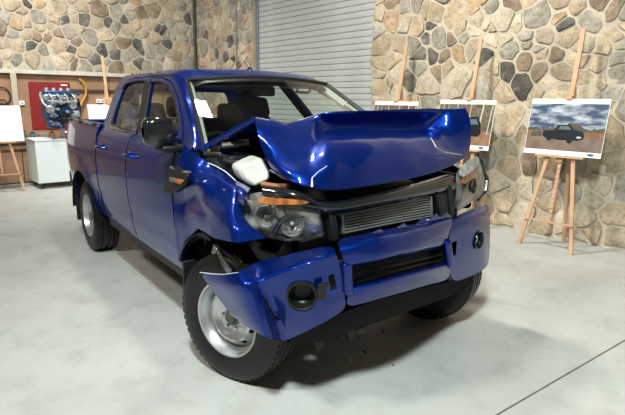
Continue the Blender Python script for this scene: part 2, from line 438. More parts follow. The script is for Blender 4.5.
seeds += [(-1.12, 1.34, 0.10, 't'), (-0.94, 1.17, 0.07, 't'), (-0.81, 0.86, 0.05, 'b'), (-1.12, 0.77, 0.11, 't'), (-1.14, 0.98, 0.08, 'c'), (-0.62, 0.60, 0.07, 'c'), (-0.48, 0.44, 0.07, 't'), (-0.04, 0.52, 0.10, 'c'), (-0.00, 0.18, 0.07, 't'), (-1.08, 0.35, 0.11, 't'), (-0.82, 0.54, 0.08, 'c'), (0.11, 1.25, 0.07, 't'), (0.13, 0.94, 0.08, 't'), (0.07, 0.73, 0.06, 'c'), (0.21, 0.41, 0.07, 't'), (-0.32, 0.80, 0.08, 'g'), (-0.84, 0.23, 0.09, 'c'), (-0.57, 0.12, 0.08, 't'), (-0.32, 0.17, 0.07, 'c'), (-1.14, 0.06, 0.09, 't'), (0.24, 0.69, 0.05, 'g'), (0.22, 0.13, 0.07, 'c'), (-0.16, -0.00, 0.06, 'c')]
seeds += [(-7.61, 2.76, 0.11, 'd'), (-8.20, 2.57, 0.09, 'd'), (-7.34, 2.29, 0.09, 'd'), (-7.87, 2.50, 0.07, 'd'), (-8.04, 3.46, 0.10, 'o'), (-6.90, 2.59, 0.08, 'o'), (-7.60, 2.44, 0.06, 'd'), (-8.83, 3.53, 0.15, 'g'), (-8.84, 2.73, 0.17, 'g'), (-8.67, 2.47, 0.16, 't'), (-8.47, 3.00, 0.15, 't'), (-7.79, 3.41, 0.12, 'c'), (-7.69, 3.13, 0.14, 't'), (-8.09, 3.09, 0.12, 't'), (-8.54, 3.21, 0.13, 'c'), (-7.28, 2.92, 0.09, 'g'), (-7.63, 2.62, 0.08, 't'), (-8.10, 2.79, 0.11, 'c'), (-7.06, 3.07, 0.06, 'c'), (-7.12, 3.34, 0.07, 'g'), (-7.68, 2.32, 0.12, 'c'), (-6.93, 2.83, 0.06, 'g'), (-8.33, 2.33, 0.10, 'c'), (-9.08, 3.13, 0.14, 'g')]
right_box = (WX + 0.02, 3.4, 0.0, 4.7)
keep = lambda s: not (D0 - 0.02 < s[0] < D1 + 0.02 and s[1] < DT)
seeds = [s for s in seeds if keep(s)]
# straight stone ends along both sides of the opening
for e, sg in ((D0, -1), (D1, 1)):
    z = 0.1
    while z < DT:
        if not any(abs(s[0] - e) < 0.30 and abs(s[1] - z) < 0.18 for s in seeds): seeds.append((e + sg*0.17, z, 0.15, random.choice('tcgt')))
        z += 0.24
ra = [s for s in fill_seeds([q for q in fill_seeds([s for s in seeds if s[0] < D0], (right_box[0], D0, 0.0, 4.7), 0.075, 0.19, 1500)] + [s for s in seeds if s[0] > D1], right_box, 0.12, 0.30, 1500) if keep(s)]
sL = [s for s in ra if s[0] < D0]; sR = [s for s in ra if s[0] > D1]
lay_stones(wr, sL, (WX + 0.02, D0, 0.0, 4.6), rp)
lay_stones(wr, sR, (D1, 2.6, 0.0, 3.7), rp)

# wall behind the bench: stone above a timber rail, plywood lining below
LZ = 2.06
wl = MB().box((WX - 0.15, (WY + 0.3 - 3.2)/2, HT/2), (0.3, WY + 3.5, HT)).build('wall_left', 'mortar', smooth=0)
tag(structure(wl), 'stone end wall above the work bench and plywood lining', 'wall')
lp = lambda y, z, h, origin=False: (WX, y, z) if origin else (h, y, z)
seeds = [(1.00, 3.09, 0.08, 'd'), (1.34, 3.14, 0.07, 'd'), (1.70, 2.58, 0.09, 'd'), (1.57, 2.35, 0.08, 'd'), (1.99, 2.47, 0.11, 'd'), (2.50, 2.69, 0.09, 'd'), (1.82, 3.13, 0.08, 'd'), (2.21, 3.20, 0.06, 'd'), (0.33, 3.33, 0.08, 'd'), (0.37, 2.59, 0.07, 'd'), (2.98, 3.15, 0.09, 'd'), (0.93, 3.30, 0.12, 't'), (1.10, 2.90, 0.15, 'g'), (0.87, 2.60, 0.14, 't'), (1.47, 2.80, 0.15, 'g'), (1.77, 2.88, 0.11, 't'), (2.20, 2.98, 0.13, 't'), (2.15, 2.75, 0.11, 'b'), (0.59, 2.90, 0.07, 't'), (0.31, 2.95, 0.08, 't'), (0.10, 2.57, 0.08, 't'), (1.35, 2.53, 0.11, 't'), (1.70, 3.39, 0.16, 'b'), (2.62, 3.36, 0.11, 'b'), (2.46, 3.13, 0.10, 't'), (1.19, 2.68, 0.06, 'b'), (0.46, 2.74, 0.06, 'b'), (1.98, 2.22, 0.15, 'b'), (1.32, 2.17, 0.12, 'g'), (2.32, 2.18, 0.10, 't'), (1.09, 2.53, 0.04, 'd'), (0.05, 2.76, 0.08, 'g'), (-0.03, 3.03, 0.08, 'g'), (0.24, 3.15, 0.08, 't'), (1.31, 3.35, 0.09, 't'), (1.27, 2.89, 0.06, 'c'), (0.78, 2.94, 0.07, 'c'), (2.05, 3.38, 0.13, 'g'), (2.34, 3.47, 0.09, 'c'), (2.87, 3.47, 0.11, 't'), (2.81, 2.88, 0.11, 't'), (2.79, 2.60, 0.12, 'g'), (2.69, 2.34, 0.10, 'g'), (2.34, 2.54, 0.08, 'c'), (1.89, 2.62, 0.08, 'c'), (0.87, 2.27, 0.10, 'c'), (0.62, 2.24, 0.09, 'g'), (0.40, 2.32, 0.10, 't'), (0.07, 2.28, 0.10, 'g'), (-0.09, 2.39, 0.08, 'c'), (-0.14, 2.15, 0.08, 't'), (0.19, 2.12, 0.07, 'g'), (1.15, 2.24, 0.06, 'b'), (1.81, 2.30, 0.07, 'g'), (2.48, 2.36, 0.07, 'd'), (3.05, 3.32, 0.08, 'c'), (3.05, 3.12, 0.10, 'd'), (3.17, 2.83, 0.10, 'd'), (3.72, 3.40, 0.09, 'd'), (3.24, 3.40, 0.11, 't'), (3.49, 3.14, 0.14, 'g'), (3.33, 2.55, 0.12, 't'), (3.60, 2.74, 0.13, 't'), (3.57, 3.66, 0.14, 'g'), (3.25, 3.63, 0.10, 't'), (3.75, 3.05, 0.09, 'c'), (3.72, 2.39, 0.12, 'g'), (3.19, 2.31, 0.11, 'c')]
la = fill_seeds(seeds, (-2.4, WY, LZ + 0.1, 4.7), 0.075, 0.20, 2600)
lay_stones(wl, la, (-2.4, WY - 0.03, LZ + 0.03, 4.6), lp)
M['ply'] = mat('plywood_lining', (0.40, 0.235, 0.135), 0.75, var=0.3, scale=2.5)
y = -3.0
while y < WY - 0.1:
    w = min(1.2, WY - 0.06 - y)
    MB().box((WX + 0.012, y + w/2, LZ/2 - 0.01), (0.024, w - 0.012, LZ - 0.04)).build('panel', 'ply', wl, smooth=0)
    y += 1.2
M['rail'] = mat('painted_rail', (0.60, 0.57, 0.50), 0.6, var=0.2, scale=4)
tr = MB().box((WX + 0.06, (WY - 3.0)/2, LZ), (0.14, WY + 3.0, 0.075)).build('trim_1', 'rail', bevel=0.008)
tag(structure(tr), 'pale timber rail under the stones of the end wall', 'trim')

for nm, c, s, lab in (('wall_added_bay', (-14.2, -5.5, HT/2), (0.3, 7.8, HT), 'plain rendered wall at the far end of the added unseen side bay'), ('wall_added_return', (-11.7, -3.05, HT/2), (4.8, 0.3, HT), 'plain rendered return wall of the added unseen side bay'), ('wall_back', (-2.9, -9.25, HT/2), (23.0, 0.3, HT), 'plain rendered wall closing the hall opposite the roller door'), ('wall_front', (8.55, -2.5, HT/2), (0.3, 13.8, HT), 'plain rendered wall closing the hall opposite the bench')):  # side bay walls are added out of view for darker reflections in the doors
    o = MB().box(c, s).build(nm, 'mortar', smooth=0)
    tag(structure(o), lab, 'wall')
ceil = MB().box((-3.0, -2.5, HT + 0.05), (23.4, 14.0, 0.1)).build('ceiling', mat('ceiling_sheet', (0.10, 0.10, 0.10), 0.9), smooth=0)
tag(structure(ceil), 'grey sheeted hall ceiling', 'ceiling')

# roller door
M['slat'] = mat('door_slat', (0.50, 0.52, 0.51), 0.5, 0.1, var=0.12, scale=2)
M['guide'] = mat('door_guide', (0.20, 0.215, 0.23), 0.5, 0.3)
door = structure(empty('door_1', ((D0 + D1)/2, WY + 0.13, 0)))
tag(door, 'wide grey roller door closed in the stone wall', 'door')
prof = [(0.0, 0.002), (-0.010, 0.008), (-0.014, 0.03), (-0.014, 0.066), (-0.009, 0.092), (-0.003, 0.0975), (0.012, 0.098), (0.012, 0.002)]
W2 = (D1 - D0)/2 + 0.12
sm = MB(); n = len(prof)
sm.add([(sx, a, b) for sx in (-W2, W2) for a, b in prof], [tuple(range(n)), tuple(range(2*n - 1, n - 1, -1))] + [(i, (i + 1) % n, n + (i + 1) % n, n + i) for i in range(n)])
s0 = sm.build('slat', 'slat', door, smooth=30)
for i in range(1, 47):
    s = s0.copy(); COL.objects.link(s); s.parent = door; s.location = (0, 0, 0.1*i)
for sx in (-1, 1):
    MB().box((sx*((D1 - D0)/2 - 0.035), -0.03, DT/2), (0.075, 0.05, DT)).build('guide', 'guide', door, bevel=0.006)
MB().box((0, 0.05, 2.3), (W2*2, 0.02, 4.7)).build('backing', 'guide', door, smooth=0)

# ------------------------------------------------------------------ things along the end wall
pc = mat('dark_conduit', (0.05, 0.045, 0.04), 0.6)
o = MB().tube([(WX + 0.06, WY - 0.07, 2.1), (WX + 0.06, WY - 0.07, HT)], 0.028, 10).build('conduit', pc)
tag(o, 'dark vertical conduit in the corner of the two stone walls', 'pipe')
o = MB().tube([(-7.34, WY - 0.055, 2.3), (-7.33, WY - 0.055, 3.4), (-7.35, WY - 0.055, HT)], 0.011, 6).build('cable', mat('grey_cable', (0.16, 0.15, 0.13), 0.6))
tag(o, 'thin grey cable running up the stones beside the roller door', 'cable')

bench = tag(empty('work_bench', (WX + 0.35, 0.6, 0)), 'long brown timber work bench against the plywood lining', 'bench')
M['bench'] = mat('bench_timber', (0.30, 0.19, 0.12), 0.7, var=0.4, scale=5)
MB().box((0, 0, 0.775), (0.62, 5.6, 0.045)).build('bench_top', 'bench', bench, bevel=0.006)
for k in range(8):
    MB().box((0.24, -2.45 + 0.7*k, 0.39), (0.022, 0.685, 0.73)).build('front_board', 'ply', bench, smooth=0)
MB().box((0.265, 0, 0.69), (0.03, 5.6, 0.10)).build('apron', 'bench', bench, smooth=0)
for k in range(5): MB().box((0.0, -2.6 + 1.3*k, 0.375), (0.45, 0.09, 0.75)).build('leg', 'bench', bench, smooth=0)

red = MB().box((WX + 0.035, 0.62, 1.42), (0.012, 0.76, 0.92)).build('red_panel', mat('red_board', (0.22, 0.010, 0.014), 0.5), bevel=0.003)
tag(red, 'flat red board fixed to the plywood behind the blue engine', 'board')
MB().box((0.0075, 0.27, 0.41), (0.002, 0.12, 0.025)).build('label_strip', 'white', red, smooth=0)
red_c = red.children[0]; red_c.location = (WX + 0.035, 0.62, 1.42)
post = MB().box((WX + 0.10, -0.02, 1.42), (0.07, 0.10, 1.24)).build('post', mat('grey_post', (0.48, 0.42, 0.33), 0.7), bevel=0.006)
tag(post, 'grey timber upright between bench and rail beside the red board', 'post')
o = MB().tube([(-9.060, 1.174, 1.958), (-9.060, 1.229, 1.920), (-9.060, 1.299, 1.802), (-9.060, 1.287, 1.641), (-9.050, 1.194, 1.500), (-9.040, 1.120, 1.339), (-9.000, 1.076, 1.179)], 0.022, 8).build('yellow_hose', mat('yellow_hose', (0.50, 0.27, 0.04), 0.5))
tag(o, 'bent yellow hose hanging on the plywood lining', 'hose')
for (u, lab) in (((-9.110, 0.067, 1.474), 'white socket box on the plywood beside the grey upright'), ((-9.110, 1.578, 1.522), 'white socket box on the plywood beneath the dark rail')):
    e = tag(empty('socket_box', u), lab, 'socket', 'white socket boxes on the plywood lining')
    MB().box((0, 0, 0), (0.05, 0.15, 0.08)).build('housing', 'white', e, bevel=0.006)
    for s in (-1, 1): MB().box((0.027, s*0.035, 0), (0.006, 0.03, 0.045)).build('outlet', 'trim_in', e, smooth=0)
o = MB().box((WX + 0.05, 2.1, 1.73), (0.05, 2.4, 0.05)).build('tool_rail', mat('dark_rail', (0.06, 0.04, 0.03), 0.7), bevel=0.004)
tag(o, 'dark timber rail fixed level across the plywood', 'rail')
o = MB().box((WX + 0.083, 1.72, 1.66), (0.03, 0.05, 0.34)).build('hanging_tool', 'black', bevel=0.006)
tag(o, 'dark slim tool hanging upright on the dark rail', 'tool')
for k, (yy, zz, r) in enumerate(((-0.22, 1.60, 0.13), (-0.24, 1.42, 0.09))):
    o = MB().tube([(WX + 0.06 + 0.02*k, yy + r*math.cos(2*PI*i/20), zz + 1.25*r*math.sin(2*PI*i/20)) for i in range(20)], 0.011, 6, closed=True).build('cable_coil', 'black')
    tag(o, ('larger' if k == 0 else 'smaller') + ' loop of black cable hung on the plywood lining', 'cable')
clut = [('bottle', 'small green bottle on the work bench', (0.05, 0.14, 0.08), -0.02, 'b'), ('tin', 'small blue tin on the work bench', (0.06, 0.13, 0.24), 0.13, 't'), ('carton', 'low grey carton on the work bench', (0.22, 0.22, 0.22), 0.30, 'c'), ('jar', 'squat brown jar on the work bench', (0.20, 0.10, 0.05), 0.47, 't')]
for nm, lab, c, yy, kind in clut:
    e = tag(empty(nm, (WX + 0.5, yy, 0.797)), lab, nm)
    mm = mat('bench_' + nm, c, 0.5)
    if kind == 'c':
        MB().box((0, 0, 0.05), (0.14, 0.13, 0.10)).build('body', mm, e, bevel=0.004)
        MB().box((0, 0, 0.104), (0.145, 0.135, 0.012)).build('lid', 'trim_in', e, bevel=0.003)
    else:
        F = Matrix.Rotation(PI/2, 4, 'X')
        pr = [(0.001, 0), (0.05, 0), (0.052, 0.01), (0.052, 0.09), (0.02, 0.13), (0.02, 0.15), (0.001, 0.15)] if kind == 'b' else [(0.001, 0), (0.055, 0), (0.055, 0.11), (0.05, 0.12), (0.001, 0.12)]
        MB().lathe(pr, 14, F).build('body', mm, e)
        MB().lathe([(0.001, pr[-1][1]), (0.03, pr[-1][1]), (0.03, pr[-1][1] + 0.025), (0.001, pr[-1][1] + 0.025)], 12, F).build('cap', 'black', e)

# ------------------------------------------------------------------ easels with boards
def easel(loc, rz, label, group, ledge):
    """two front legs that meet in a mast, a notched centre strip, a rear leg and a cross bar; leans back towards +Y"""
    e = tag(empty('easel', loc, rz), label, 'easel', group)
    LEAN = 0.168; HH = 2.37
    P = lambda x, z, d=0.0: (x, LEAN*z + d, z)
    for s in (-1, 1):
        MB().bar(P(s*0.295, 0.0), P(s*0.045, 1.60), 0.042, 0.024, (0, 1, 0)).build('leg', 'pine', e, bevel=0.003)
    MB().bar(P(0, 0.95, -0.002), P(0, HH, -0.002), 0.05, 0.022, (0, 1, 0)).build('mast', 'pine', e, bevel=0.003)
    rm = MB().bar(P(0, 1.75, 0.03), (0.0, 0.49, 0.0), 0.042, 0.024, (0, 1, 0)).build('rear_leg', 'pine', e, bevel=0.003)
    MB().bar(P(-0.272, 0.30, -0.012), P(0.272, 0.30, -0.012), 0.045, 0.018).build('cross_bar', 'pine', e, bevel=0.003)
    st = MB().bar(P(0.0, 0.28, 0.016), P(0.0, 0.98, 0.016), 0.036, 0.008, (0, 1, 0)).build('notched_strip', 'pine', e)
    for k in range(11):
        MB().bar(P(0.0, 0.34 + 0.054*k, 0.008), P(0.0, 0.375 + 0.054*k, 0.008), 0.030, 0.012, (0, 1, 0)).build('notch', 'pine', st)
    MB().box(P(0, ledge - 0.012, -0.035), (0.52, 0.06, 0.022)).build('ledge', 'pine', e, bevel=0.003)
    MB().box(P(0, ledge + 0.615, -0.045), (0.065, 0.05, 0.035)).build('clamp', 'pine', e, bevel=0.003)
    return e

def board_frame(rz, loc, ledge):
    """frame of a board standing on the ledge: local x along the board, y up it, z out of it"""
    lean = math.atan(0.168)
    o = Vector((0, 0.168*ledge - 0.034, ledge))
    return Matrix.Translation(loc) @ Matrix.Rotation(rz, 4, 'Z') @ Matrix.Translation(o) @ Matrix.Rotation(PI/2 - lean, 4, 'X')

def sky_print():
    m = bpy.data.materials.new('print_sky'); m.use_nodes = True; nt = m.node_tree; b = nt.nodes['Principled BSDF']; L = nt.links.new
    b.inputs['Roughness'].default_value = 0.25
    tc = nt.nodes.new('ShaderNodeTexCoord'); mp = nt.nodes.new('ShaderNodeMapping'); mp.inputs['Scale'].default_value = (5, 14, 1)
    n = nt.nodes.new('ShaderNodeTexNoise'); n.inputs['Scale'].default_value = 1.0; n.inputs['Detail'].default_value = 6
    r = nt.nodes.new('ShaderNodeValToRGB'); e = r.color_ramp.elements
    e[0].position = 0.42; e[0].color = (0.055, 0.085, 0.14, 1); e[1].position = 0.66; e[1].color = (0.48, 0.53, 0.60, 1)
    L(tc.outputs['Object'], mp.inputs['Vector']); L(mp.outputs[0], n.inputs['Vector']); L(n.outputs['Fac'], r.inputs['Fac']); L(r.outputs[0], b.inputs['Base Color'])
    return m
PR = {'sky': sky_print(), 'road': mat('print_road', (0.24, 0.17, 0.13), 0.3, col2=(0.15, 0.11, 0.095), scale=9),
      'verge': mat('print_verge', (0.30, 0.15, 0.08), 0.3, var=0.4, scale=12), 'tree': mat('print_tree', (0.10, 0.09, 0.07), 0.4, var=0.5, scale=30),
      'dark': mat('print_dark', (0.012, 0.016, 0.022), 0.3), 'pane': mat('print_pane', (0.10, 0.14, 0.17), 0.3), 'logo': mat('print_blue', (0.03, 0.12, 0.35), 0.4),
      'bush': mat('print_bush', (0.20, 0.16, 0.11), 0.4, col2=(0.07, 0.06, 0.045), scale=22), 'trunk': mat('print_trunk', (0.52, 0.46, 0.38), 0.4), 'earth': mat('print_earth', (0.34, 0.19, 0.11), 0.4, var=0.4, scale=10),
      'silver': mat('print_silver', (0.5, 0.5, 0.5), 0.4)}

def flat(name, poly, material, parent, h):
    return MB().prism(poly, lambda a, b, t: (a, b, t), h, h + 0.0006).build(name, material, parent, smooth=0)

def display_board(loc, rz, ledge, label, group, kind, wd=0.82, ht=0.61):
    b = MB().box((0, ht/2, 0.006), (wd, ht, 0.010)).build('display_board', 'white')
    b.matrix_world = board_frame(rz, loc, ledge)
    tag(b, label, 'board', group)
    if kind == 'blank': return b
    w = wd/2 - 0.004; z0, z1 = 0.052, ht - 0.052
    R = lambda x0, x1, y0, y1: [(x0, y0), (x1, y0), (x1, y1), (x0, y1)]
    h = 0.0112
    if kind == 'road':
        ph = flat('print', R(-w, w, z0, z1), PR['sky'], b, h)
        hz = z0 + (z1 - z0)*0.42
        flat('printed_road', R(-w, w, z0, hz - 0.02), PR['road'], ph, h + 0.0007)
        flat('printed_verge', [(-w, hz - 0.025), (w, hz - 0.06), (w, hz), (-w, hz + 0.005)], PR['verge'], ph, h + 0.0014)
        rnd = random.Random(3)
        tre = [(-w, hz - 0.005)] + [(-w + 2*w*i/30, hz + 0.012 + 0.035*rnd.random() + (0.05 if 15 < i < 22 else 0)) for i in range(31)] + [(w, hz - 0.005)]
        flat('printed_trees', tre, PR['tree'], ph, h + 0.0021)
        T = lambda pts: [(0.0 + 0.25*x, hz - 0.085 + 0.25*y) for x, y in pts]
        flat('printed_truck', T([(-0.95, 0.12), (-0.9, 0.32), (-0.42, 0.36), (-0.32, 0.60), (0.20, 0.62), (0.42, 0.40), (0.78, 0.34), (0.86, 0.18), (0.84, 0.02), (0.62, -0.04), (-0.2, -0.06), (-0.8, 0.02)]), PR['dark'], ph, h + 0.0028)
        flat('printed_pane', T([(-0.26, 0.40), (-0.22, 0.55), (0.14, 0.56), (0.30, 0.40)]), PR['pane'], ph, h + 0.0035)
        for cx, cy in ((-0.62, 0.03), (0.28, -0.05)): flat('printed_wheel', T(circle(cx, cy, 0.13, 14)), PR['dark'], ph, h + 0.0035)
        flat('printed_plate', T(R(0.56, 0.74, 0.05, 0.13)), PR['silver'], ph, h + 0.0042)
        flat('printed_trailer', T([(-1.45, 0.05), (-1.4, 0.28), (-1.0, 0.30), (-0.98, 0.06)]), PR['tree'], ph, h + 0.0028)
    else:
        ph = flat('print', R(-w, w, z0, z1), PR['bush'], b, h)
        flat('printed_earth', R(-w, w, z0, z0 + 0.17), PR['earth'], ph, h + 0.0007)
        for x, t, q in ((-0.34, 0.006, 0.01), (-0.24, 0.004, -0.02), (-0.12, 0.005, 0.0), (0.06, 0.005, 0.015), (0.215, 0.010, 0.03), (0.34, 0.006, 0.03)):
            flat('printed_trunk', [(x - t, z0 + 0.14), (x + t, z0 + 0.14), (x + t + q, z1), (x - t + q, z1)], PR['trunk'], ph, h + 0.0014)
        T = lambda pts: [(0.13 + 0.22*x, z0 + 0.13 + 0.22*y) for x, y in pts]
        flat('printed_truck', T([(-0.6, 0.0), (-0.62, 0.5), (-0.45, 0.95), (0.3, 1.0), (0.52, 0.6), (0.6, 0.1), (0.45, -0.1), (-0.5, -0.1)]), PR['dark'], ph, h + 0.0021)
        flat('printed_pane', T([(-0.42, 0.55), (-0.35, 0.85), (0.22, 0.88), (0.36, 0.58)]), PR['pane'], ph, h + 0.0028)
    flat('logo', [(w - 0.10 + 0.035*math.cos(2*PI*i/18), 0.027 + 0.015*math.sin(2*PI*i/18)) for i in range(18)], PR['logo'], b, h)
    return b

GE, GB = 'pine display easels', 'display boards on easels'
FY = 3.30
easel((-0.245, FY, 0), 0, 'pine easel against the stone wall holding the road photograph board', GE, 1.03)
display_board((-0.235, FY, 0), 0, 1.03, 'white edged photo board of a dark truck under a cloudy sky', GB, 'road', 0.83)
easel((-1.475, FY, 0), 0, 'pine easel against the stone wall holding the bushland photograph board', GE, 1.01)
display_board((-1.50, FY, 0), 0, 1.01, 'white edged photo board of a dark truck among pale tree trunks', GB, 'bush', 0.80)
easel((-2.66, FY, 0), 0, 'pine easel standing nearest the roller door behind the crumpled bonnet', GE, 0.98)
display_board((-2.66, FY, 0), 0, 0.98, 'white edged photo board nearest the roller door, mostly hidden by bonnet', GB, 'bush', 0.80)
easel((-7.62, -0.60, 0), PI/2, 'pine easel beside the white trolley holding a blank white board', GE, 0.85)
display_board((-7.62, -0.60, 0), PI/2, 0.85, 'blank white board on the easel beside the white trolley', GB, 'blank', 0.78, 0.60)
easel((-7.70, 1.33, 0), PI/2, 'pine easel behind the truck bed holding a blank white board', GE, 0.87)
display_board((-7.70, 1.33, 0), PI/2, 0.87, 'blank white board on the easel behind the truck bed', GB, 'blank', 0.80, 0.60)

# ------------------------------------------------------------------ trolley and engine
tx, ty = -7.95, 0.325
cart = tag(empty('trolley', (tx, ty, 0)), 'white panelled trolley on black castors under the blue engine', 'trolley')
M['cart'] = mat('white_panel', (0.74, 0.80, 0.80), 0.5)
MB().box((0, 0, 0.475), (0.66, 0.80, 0.74)).build('body', 'cart', cart, bevel=0.01)
MB().box((0, 0, 0.855), (0.68, 0.82, 0.022)).build('top', 'cart', cart, bevel=0.004)
for sx in (-1, 1):
    for sy in (-1, 1):
        c = MB().box((sx*0.26, sy*0.33, 0.095), (0.05, 0.05, 0.03)).build('castor', 'black', cart)
        MB().lathe([(0.001, -0.018), (0.042, -0.018), (0.045, -0.01), (0.045, 0.01), (0.042, 0.018), (0.001, 0.018)], 14, Matrix.Translation((sx*0.26, sy*0.33, 0.045))).build('castor_wheel', 'rubber', c)

M['eblue'] = mat('engine_blue', (0.022, 0.09, 0.24), 0.4, 0.3, var=0.4, scale=20)
M['esilver'] = mat('engine_alloy', (0.58, 0.60, 0.61), 0.35, 0.7, var=0.3, scale=18)
eng = tag(empty('engine', (-7.80, 0.41, 0.8665)), 'blue and silver cutaway engine on a stand above the white trolley', 'engine')
MB().box((0.0, 0.04, 0.10), (0.10, 0.10, 0.21)).box((0, 0.02, 0.01), (0.3, 0.3, 0.02)).build('stand', 'esilver', eng, bevel=0.006)
MB().box((0, 0, 0.50), (0.40, 0.50, 0.34)).box((0.05, 0, 0.29), (0.30, 0.44, 0.14), taper=1.0).build('block', 'eblue', eng, bevel=0.02)
MB().box((0, 0, 0.22), (0.26, 0.40, 0.07)).build('oil_pan', 'eblue', eng, bevel=0.02)
MB().box((-0.02, 0, 0.715), (0.32, 0.52, 0.10)).build('cylinder_head', 'esilver', eng, bevel=0.015)
rc = MB().box((-0.02, 0, 0.80), (0.24, 0.48, 0.075)).build('rocker_cover', 'eblue', eng, bevel=0.02)
for k in range(4): MB().lathe([(0.001, 0.0), (0.035, 0.0), (0.03, 0.05), (0.001, 0.055)], 12, Matrix.Translation((-0.02, -0.18 + 0.12*k, 0.835)) @ Matrix.Rotation(PI/2, 4, 'X')).build('injector_cap', 'esilver', rc)
AX = Matrix.Rotation(-PI/2, 4, 'Z')
for (yy, zz, r, m_) in ((0.0, 0.36, 0.085, 'black'), (-0.16, 0.62, 0.06, 'esilver'), (0.17, 0.58, 0.065, 'esilver'), (0.02, 0.62, 0.055, 'black'), (-0.17, 0.42, 0.05, 'esilver')):
    p = MB().lathe([(0.012, -0.02), (r*0.6, -0.02), (r*0.62, 0.0), (r*0.9, 0.0), (r, 0.012), (r*0.88, 0.02), (r, 0.03), (r*0.9, 0.042), (0.012, 0.042)], 24, Matrix.Translation((0.22, yy, zz)) @ AX).build('pulley', m_, eng)
    MB().lathe([(0.001, 0.0), (0.02, 0.0), (0.018, 0.03), (0.001, 0.03)], 10, Matrix.Translation((0.225, yy, zz)) @ AX).build('pulley_bolt', 'chrome', p)
for k in range(4):
    y0 = -0.19 + 0.125*k
    MB().tube([(0.12, y0, 0.74), (0.20, y0, 0.77), (0.26, y0 + 0.02, 0.72), (0.27, y0 + 0.03, 0.62)], 0.017, 10).build('intake_runner', 'esilver', eng)
MB().tube([(0.26, -0.24, 0.66), (0.28, 0.0, 0.64), (0.26, 0.24, 0.66)], 0.022, 10).build('manifold', 'esilver', eng)
MB().lathe([(0.001, -0.07), (0.05, -0.07), (0.065, -0.05), (0.065, 0.05), (0.05, 0.07), (0.001, 0.07)], 18, Matrix.Translation((0.21, 0.20, 0.44))).build('alternator', 'esilver', eng)
MB().lathe([(0.001, -0.05), (0.05, -0.05), (0.075, -0.02), (0.075, 0.02), (0.05, 0.05), (0.001, 0.05)], 18, Matrix.Translation((0.24, -0.20, 0.52)) @ AX).build('turbocharger', 'esilver', eng)
MB().tube([(0.24, -0.24, 0.55), (0.20, -0.30, 0.62), (0.10, -0.31, 0.74), (0.0, -0.28, 0.80)], 0.02, 10).build('pipe', 'esilver', eng)
MB().tube([(0.20, 0.27, 0.40), (0.24, 0.29, 0.55), (0.18, 0.28, 0.70)], 0.018, 8).build('pipe', 'black', eng)
MB().box((0.0, 0.265, 0.50), (0.36, 0.05, 0.36)).build('timing_cover', 'eblue', eng, bevel=0.015)
for k, (yy, zz, s) in enumerate(((-0.08, 0.52, 0.07), (0.08, 0.47, 0.06), (-0.05, 0.30, 0.06), (0.12, 0.30, 0.05), (-0.22, 0.34, 0.05), (0.06, 0.70, 0.06))):
    MB().box((0.21, yy, zz), (0.06, s, s*0.8)).build('bracket', 'esilver' if k % 2 else 'eblue', eng, bevel=0.01)

rnd = random.Random(21)
for k in range(46):
    yy, zz = rnd.uniform(-0.25, 0.26), rnd.uniform(0.24, 0.80); s = rnd.uniform(0.02, 0.055); x0 = 0.21 + rnd.uniform(-0.01, 0.07)
    m_ = rnd.choice(('esilver', 'esilver', 'esilver', 'eblue', 'eblue', 'black'))
    if k % 3 == 0: MB().box((x0, yy, zz), (0.10, s*1.3, s)).build('bracket', m_, eng, bevel=0.006)
    elif k % 3 == 1: MB().lathe([(0.001, -0.05), (s*0.6, -0.05), (s*0.6, 0.02), (s*0.4, 0.03), (0.001, 0.03)], 12, Matrix.Translation((x0, yy, zz)) @ AX).build('fitting', m_, eng)
    else: MB().tube([(x0 - 0.03, yy, zz), (x0 + 0.03, yy + s, zz + s), (x0 + 0.02, yy + 2*s, zz + s*rnd.uniform(-1, 2)), (x0 - 0.05, yy + 2.4*s, zz)], 0.009, 6).build('pipe', m_, eng)

# ------------------------------------------------------------------ the crashed truck (X forward, Y to its left, front axle at the origin)
truck = tag(empty('pickup_truck', (0, 0, 0), math.radians(-5)), 'blue double cab pickup truck with a crushed front end and crumpled bonnet', 'truck')

HW = [(0.40, 0.82), (0.50, 0.865), (0.58, 0.888), (0.70, 0.908), (0.85, 0.922), (1.00, 0.926), (1.12, 0.920), (1.22, 0.905), (1.29, 0.882), (1.33, 0.856), (1.36, 0.828), (1.45, 0.785), (1.60, 0.715), (1.72, 0.660), (1.80, 0.622)]
def half(z, x=-1.5):
    if z <= HW[0][0]: h = HW[0][1]
    elif z >= HW[-1][0]: h = HW[-1][1]
    else:
        for i in range(len(HW) - 1):
            (a, b), (c, d) = HW[i], HW[i + 1]
            if a <= z <= c:
                (a0, b0), (c1, d1) = HW[max(0, i - 1)], HW[min(len(HW) - 1, i + 2)]
                m0 = (d - b0)/(c - a0); m1 = (d1 - b)/(c1 - a); L_ = c - a; t = (z - a)/L_
                h = (2*t**3 - 3*t*t + 1)*b + (t**3 - 2*t*t + t)*L_*m0 + (3*t*t - 2*t**3)*d + (t**3 - t*t)*L_*m1; break
    if x < -3.4: h -= 0.10*((-3.4 - x)/1.0)**2
    # shallow character line low on the doors
    h -= 0.010*math.exp(-((z - 0.70)/0.045)**2)
    return h

def side(sgn, d=0.0):
    return lambda x, z: (x, sgn*(half(z, x) - d), z)
def nml(sgn): return (0, sgn, 0)

